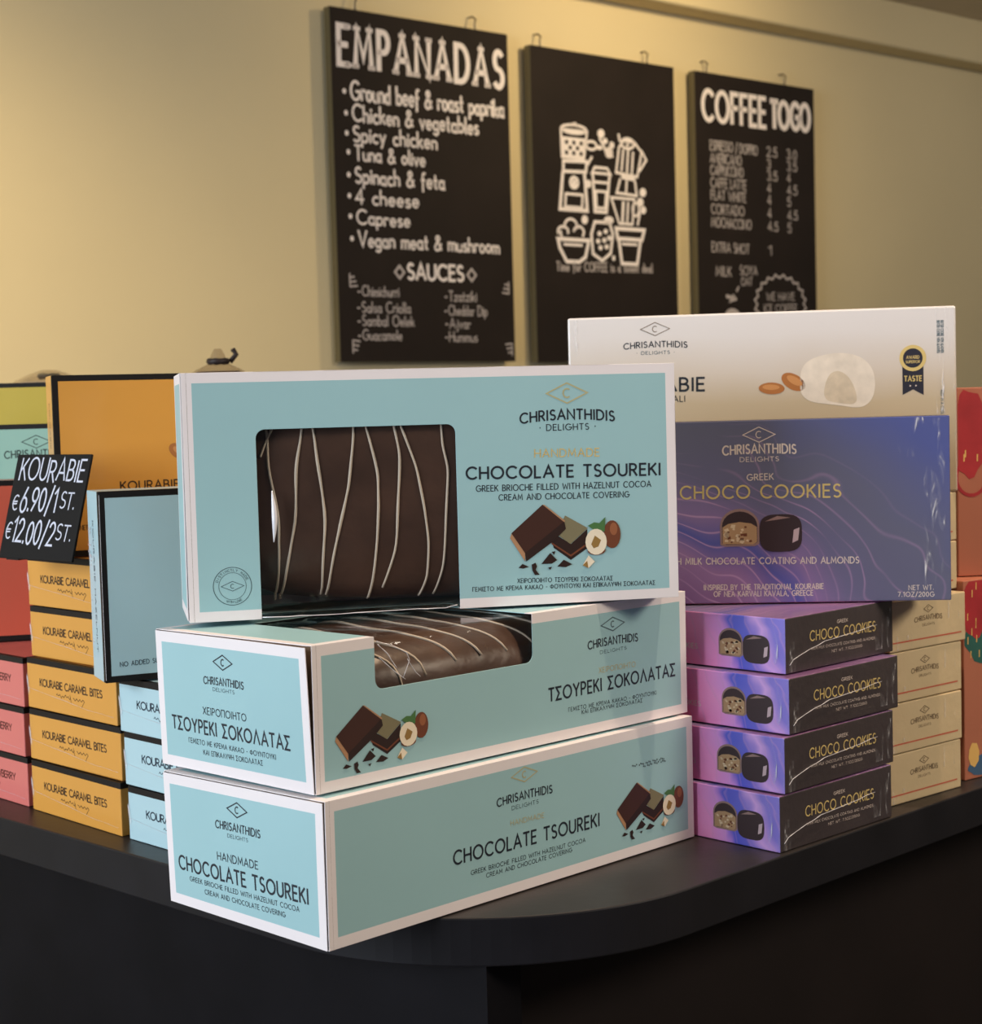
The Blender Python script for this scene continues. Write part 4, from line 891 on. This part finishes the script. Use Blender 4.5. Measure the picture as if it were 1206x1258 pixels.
# ------------------------------------------------------------------ price sign
kz = 1.0; SGW, SGH = .0948 * kz, .0825 * kz; sy_, sl_ = -.7066, .27
so = Vector((-.3846 * kz, 1.3048 * kz, 5 * .0414 + .0016 + Z0))
sr = root('price_sign', so + Vector((cos(sy_), sin(sy_), 0)) * SGW / 2, (-sl_, 0, sy_), 'small black chalk price sign leaning on top of the orange stack', 'sign')
off = (SGW / 2, 0, 0); mb = MB(); M_SIGN = mat('sign_black', (20, 19, 20), 0.7, 0.2); mb.box(0, SGW, 0, .0022, 0, SGH, M_SIGN); mb.build('plate', sr, off, bevel=.0005)
mf = MB(); mf.box(.010, .026, .0005, .034, -.0012, .0002, M_BOARD); o = mf.build('foot', sr, off); o.data.transform(Matrix.Rotation(sl_, 4, 'X'))
f = Frame((0, 0, 0), (1, 0, 0), (0, 0, 1)); mb = MB(); rr = random.Random(5)
J = dict(w=.085, jit=.12, rnd=rr, slant=.06)
text(mb, f, 'KOURABIE', (.0075, .0620), (.0900, .0612), .0165, M_CHALKB, gap=.22, **J)
text(mb, f, '€', (.0055, .0388), (.0125, .0390), .0120, M_CHALKB, **J); text(mb, f, '6.90/1', (.0160, .0370), (.0620, .0380), .0185, M_CHALKB, gap=.20, **J); text(mb, f, 'ST.', (.0670, .0400), (.0850, .0400), .0120, M_CHALKB, gap=.14, **J)
text(mb, f, '€', (.0035, .0160), (.0105, .0160), .0120, M_CHALKB, **J); text(mb, f, '12.00/2', (.0125, .0130), (.0660, .0120), .0180, M_CHALKB, gap=.20, **J); text(mb, f, 'ST.', (.0690, .0160), (.0880, .0155), .0120, M_CHALKB, gap=.14, **J)
mb.build('chalk_lettering', sr, off, weld=False)

# ------------------------------------------------------------------ wall menu boards
def menu_board(u0, u1, z0, z1, label, hooks):
    r = root('menu_board', wallp((u0 + u1) / 2, z0, 0), (0, 0, Q_WALL), label, 'menu board', 'black chalk menu boards on the wall')
    w = u1 - u0; mb = MB(); mb.box(-w / 2, w / 2, 0, .022, 0, z1 - z0, M_BOARD)
    for k in range(len(mb.f)):
        if k in (2, 3, 4, 5): mb.m[k] = mb.mi(M_BOARDS)
    mb.build('board_panel', r, bevel=.0008)
    for h in hooks:
        mh = MB(); x = h - (u0 + u1) / 2; z = z1 - z0
        mh.tube([(x, .012, z - .004), (x, .012, z + .018), (x + .004, .012, z + .026), (x, .020, z + .034), (x, .034, z + .034)], .0022, M_STEEL, 6); mh.build('hanger', r, smooth=True)
    return r, Frame((-(u0 + u1) / 2, 0, -z0), (1, 0, 0), (0, 0, 1))
r, f = menu_board(-.4230, .0900, .4285, 1.2040, 'tall black chalkboard listing empanadas and sauces, leftmost of three', (-.345, .0))
mb = MB(); rr = random.Random(11)
text(mb, f, 'EMPANADAS', (-.4020, 1.0815), (.0720, 1.0765), .083, M_CHALK, w=.145, gap=.42, serif=True, d=.0004)
H = dict(w=.135, gap=.20, jit=.05, rnd=rr, d=.0004, m=M_CHALK)
for s, x0, x1, y, h in (('Ground beef & roast paprika', -.372, .072, 1.007, .040), ('Chicken & vegetables', -.369, -.008, .960, .036), ('Spicy chicken', -.369, -.134, .916, .034), ('Tuna & olive', -.366, -.170, .875, .032),
                        ('Spinach & feta', -.367, -.115, .825, .034), ('4 cheese', -.367, -.192, .779, .032), ('Caprese', -.366, -.219, .734, .031), ('Vegan meat & mushroom', -.3635, .047, .685, .033)):
    text(mb, f, s, (x0, y), (x1, y), h, **H); poly(mb, f, arc(x0 - .018, y + .016, .005, .006, 0, 330, 11), M_CHALK, .0004)
text(mb, f, 'SAUCES', (-.2286, .6165), (-.0658, .6165), .034, M_CHALK, w=.18, gap=.24, d=.0004)
for cx in (-.252, -.040): stroke(mb, f, [(cx - .013, .631), (cx, .645), (cx + .013, .631), (cx, .617), (cx - .013, .631)], .0028, M_CHALK2, .0004)
H2 = dict(w=.11, gap=.2, jit=.05, rnd=rr, d=.0004, m=M_CHALK2)
for s, x0, x1, y in (('Chimichurri', -.358, -.256, .575), ('Salsa Criolla', -.360, -.224, .539), ('Sambal Oelek', -.360, -.215, .509), ('Guacamole', -.360, -.251, .477), ('Tzatziki', -.110, -.027, .569), ('Cheddar Dip', -.112, .004, .536), ('Ajvar', -.110, -.048, .506), ('Hummus', -.112, -.028, .475)):
    text(mb, f, s, (x0, y), (x1, y), .023, **H2); stroke(mb, f, [(x0 - .012, y + .009), (x0 - .006, y + .009)], .0018, M_CHALK2, .0004)
for cx, cy, sx, sy in ((-.381, .609, 1, -1), (.064, .604, -1, -1), (-.378, .462, 1, 1), (.070, .457, -1, 1)):
    for k in range(3): stroke(mb, f, [(cx - sx * .010, cy + sy * (.014 - k * .010)), (cx - sx * (.010 - .02 + k * .004), cy + sy * (.012 - k * .010))], .0018, M_CHALK2, .0004)
    stroke(mb, f, [(cx - sx * .010, cy + .014), (cx - sx * .010, cy - .014)], .0018, M_CHALK2, .0004)
mb.build('chalk_lettering', r, weld=False)

r, f = menu_board(.1615, .6600, .4265, 1.1890, 'black chalkboard with a white coffee drawing, middle one of three', (.205, .575))
mb = MB(); K = .0034
def S(pts, hw=K, m=M_CHALK): stroke(mb, f, [(x, z) for x, z in pts], hw, m, .0004)
def ZP(px, py):                                               # sketch grid of the drawing -> board metres
    t = (px - 140) / 350.0; v = (py - 320) / 530.0
    return (.236 + .012 * (1 - v) + t * (.318 - .012 * v) * .97, 1.012 - v * .338)
def D(pts, hw=K, m=M_CHALK): S([ZP(*p) for p in pts], hw, m)
def DP(pts, m=M_CHALK): poly(mb, f, [ZP(*p) for p in pts], m, .0004)
def DO(cx, cy, rx, ry, hw=K, a0=0, a1=360, m=M_CHALK): D([(cx + rx * cos(radians(a0 + (a1 - a0) * i / 18)), cy + ry * sin(radians(a0 + (a1 - a0) * i / 18))) for i in range(19)], hw, m)
# patterned pot
D([(150, 345), (250, 345), (240, 450), (155, 450), (150, 345)]); DP([(152, 372), (247, 372), (240, 446), (157, 446)]); DO(200, 340, 48, 16); D([(195, 322), (205, 318), (212, 326)])
for cx, cy in ((172, 392), (200, 392), (228, 392), (186, 412), (214, 412), (172, 432), (200, 432), (228, 432)): poly(mb, f, [ZP(cx + 7 * cos(i * .7), cy + 9 * sin(i * .7)) for i in range(9)], M_BOARD, .0006)
DO(268, 395, 20, 16)
# sprigs and beans between
for cx, cy, rx, ry in ((305, 345, 14, 18), (322, 372, 10, 12), (300, 400, 12, 9), (338, 415, 16, 22), (258, 545, 12, 16), (480, 560, 14, 18), (470, 600, 14, 18), (484, 630, 12, 16), (245, 685, 13, 18), (342, 680, 20, 16), (365, 828, 7, 11), (350, 385, 9, 14)):
    DP([(cx + rx * cos(2 * pi * i / 12), cy + ry * sin(2 * pi * i / 12)) for i in range(12)])
D([(300, 365), (318, 395), (330, 430)]); D([(345, 375), (340, 400), (352, 430)]); D([(470, 640), (462, 690)]); D([(375, 340), (380, 365)])
# moka pot
D([(378, 390), (368, 490), (455, 500), (470, 400), (440, 365), (395, 362), (378, 390)]); DO(412, 372, 26, 20); DP([(406, 372), (418, 372), (416, 384), (408, 384)]); D([(395, 400), (390, 480)]); D([(415, 400), (412, 485)]); D([(435, 405), (432, 490)])
D([(470, 395), (490, 430), (465, 475)]); DP([(385, 492), (450, 500), (440, 518), (392, 514)]); D([(385, 515), (372, 570), (455, 575), (445, 515)]); D([(412, 520), (410, 568)])
# grinder
D([(160, 465), (250, 460), (248, 500), (160, 505), (160, 465)], K * 1.2); D([(158, 510), (148, 650), (255, 650), (242, 505)], K * 1.4); DO(202, 545, 15, 20, K * 1.2); DP([(194, 535), (210, 535), (210, 558), (194, 558)]); D([(170, 590), (236, 590), (234, 640), (168, 640), (170, 590)]); D([(255, 470), (270, 440)])
# tumbler
D([(272, 500), (282, 478), (332, 478), (345, 500), (272, 500)]); D([(275, 505), (285, 650), (332, 650), (342, 505)], K * 1.2); D([(288, 570), (330, 570), (326, 635), (292, 635), (288, 570)]); D([(280, 535), (340, 535)])
# steaming mug and jar
D([(350, 590), (385, 690), (440, 690), (445, 590), (350, 590)]); D([(400, 605), (398, 680)], K * 1.3); D([(420, 605), (418, 680)]); DO(452, 630, 14, 26)
# cup with foam
D([(140, 765), (262, 765), (250, 830), (225, 850), (175, 850), (148, 800), (140, 765)], K * 1.4); D([(165, 785), (235, 785)]); DO(160, 735, 20, 18, K, 150, 380); DO(190, 712, 24, 26, K, 160, 380); DO(222, 735, 20, 22, K, 190, 400); D([(155, 760), (150, 735)])
# coffee bag
D([(285, 690), (272, 740), (280, 815), (318, 840), (352, 810), (360, 735), (345, 690), (285, 690)], K * 1.2)
for cx, cy in ((305, 735), (330, 725), (300, 765), (325, 760), (345, 750), (310, 790), (335, 785)): DP([(cx + 9 * cos(i * .63), cy + 10 * sin(i * .63)) for i in range(10)])
# takeaway bucket
D([(372, 710), (490, 710), (482, 750), (380, 750), (372, 710)], K * 1.4); D([(385, 755), (400, 848), (465, 848), (475, 755)], K * 1.4); D([(400, 770), (460, 770)])
text(mb, f, 'Time for COFFEE is a sweet deal', (.232, .650), (.566, .656), .022, M_CHALK2, w=.14, d=.0004)
o = mb.build('chalk_drawing', r, weld=False)

r, f = menu_board(.7390, 1.2290, .4265, 1.1900, 'black chalkboard headed coffee to go with prices, rightmost of three', (.80, 1.12))
mb = MB()
text(mb, f, 'COFFEE', (.7690, 1.0655), (1.0200, 1.0665), .077, M_CHALK, w=.155, gap=.30, d=.0004); text(mb, f, 'TO', (1.0450, 1.0700), (1.1180, 1.0705), .070, M_CHALK, w=.19, gap=.18, d=.0004); text(mb, f, 'GO', (1.1290, 1.0720), (1.2080, 1.0725), .070, M_CHALK, w=.19, gap=.14, d=.0004)
H3 = dict(w=.115, gap=.22, jit=.05, rnd=rr, d=.0004, m=M_CHALK2)
for s, x1, y, p1, p2 in (('ESPRESSO / DOPPIO', .984, .988, '2.5', '3.0'), ('AMERICANO', .918, .955, '3', '3.5'), ('CAPPUCCINO', .925, .923, '3.5', '4'), ('CAFFE LATTE', .936, .890, '4', '4.5'), ('FLAT WHITE', .934, .857, '4', '5'), ('CORTADO', .926, .820, '4', '4.5'), ('MOCHACCINO', .954, .785, '4.5', '5'), ('EXTRA SHOT', .944, .719, '1', '')):
    text(mb, f, s, (.795, y), (x1, y), .025, **H3); text(mb, f, p1, (1.024, y), (1.024 + .014 * len(p1), y), .025, **H3)
    if p2: text(mb, f, p2, (1.108, y), (1.108 + .014 * len(p2), y), .025, **H3)
text(mb, f, 'MILK', (.809, .656), (.869, .656), .025, **H3); text(mb, f, 'SOYA', (.9055, .661), (.9755, .662), .024, **H3); text(mb, f, 'OAT', (.909, .633), (.954, .633), .021, **H3)
cl = []
for i in range(13): cl += [(1.072 + (.098 + .012 * (k % 2)) * cos(radians(200 - i * 18 - k * 9)), .585 + (.072 + .010 * (k % 2)) * sin(radians(200 - i * 18 - k * 9))) for k in range(2)]
stroke(mb, f, cl, .0028, M_CHALK2, .0004)
text(mb, f, 'WE HAVE', (1.013, .594), (1.131, .597), .021, **H3); text(mb, f, 'ICE COFFEE', (1.002, .562), (1.142, .564), .021, **H3)
poly(mb, f, arc(.872, .540, .036, .030, 0, 180, 12), M_CHALK2, .0004); stroke(mb, f, [(.850, .602), (.870, .598), (.880, .606), (.866, .590), (.886, .596)], .005, M_CHALK2, .0004); stroke(mb, f, [(.890, .617), (.898, .628)], .003, M_CHALK2, .0004)
mb.build('chalk_lettering', r, weld=False)

# ------------------------------------------------------------------ cellophane gift bags behind the left cartons
M_TIE = mat('twist_tie', (44, 34, 34), 0.5); M_LOAFB = mat('bag_filling', (92, 78, 74), 0.7, mottle=.3, mscale=30)
def bag(loc, prof, label, seed, lean, neck, fill=None):
    fill = fill or M_LOAFB
    r = root('cellophane_bag', loc, (0, 0, seed), label, 'bag', 'cellophane bags behind the left cartons'); rr = random.Random(seed); n = 22
    mb = MB(); rings = []
    for z, rad in prof:
        rings.append([Vector((rad * (1 + .16 * noise.noise(Vector((cos(2 * pi * i / n) * 2, sin(2 * pi * i / n) * 2, z * 14 + seed)))) * cos(2 * pi * i / n) + lean * z * z, rad * .7 * sin(2 * pi * i / n), z)) for i in range(n)])
    for a, b_ in zip(rings, rings[1:]):
        for i in range(n): mb.face([a[i], a[(i + 1) % n], b_[(i + 1) % n], b_[i]], M_CELLO)
    mb.face(rings[0][::-1], M_CELLO); mb.build('bag_film', r, smooth=True)
    mi = MB(); rg = [[Vector((rad * .90 * cos(2 * pi * i / n) + lean * z * z, rad * .6 * sin(2 * pi * i / n), z * .992 + .001)) for i in range(n)] for z, rad in prof if z <= neck - .004]
    for a, b_ in zip(rg, rg[1:]):
        for i in range(n): mi.face([a[i], a[(i + 1) % n], b_[(i + 1) % n], b_[i]], fill)
    mi.face(rg[0][::-1], fill); mi.face(rg[-1], fill); mi.build('filling', r, smooth=True)
    mt = MB(); c = Vector((lean * neck * neck, 0, neck)); mt.tube([c + Vector((.010 * cos(2 * pi * i / 12), .010 * sin(2 * pi * i / 12), .001 * (i % 2))) for i in range(13)], .0035, M_TIE, 6, cap=False)
    if fill is M_LOAFB: mt.tube([c + Vector((-.012, -.006, 0)), c + Vector((-.018, -.010, .008)), c + Vector((-.014, -.010, .014))], .003, M_TIE, 6)
    mt.build('twist_tie', r, smooth=True)
bag((-.298, 1.87, Z0), [(.001, .055), (.05, .075), (.16, .082), (.27, .074), (.330, .058), (.354, .042), (.366, .026), (.3725, .011), (.3765, .009), (.382, .008), (.389, .004)], 'crumpled cellophane bag with dark twist tie behind the orange carton', 3, 0.0, .3745)
bag((-.515, 1.98, Z0), [(.001, .055), (.06, .085), (.20, .095), (.30, .090), (.345, .075), (.362, .055), (.370, .030), (.374, .012)], 'pale cellophane bag peeking over the yellow carton', 8, 0.0, .366, mat('bag_filling_pale', (226, 204, 172), 0.8))
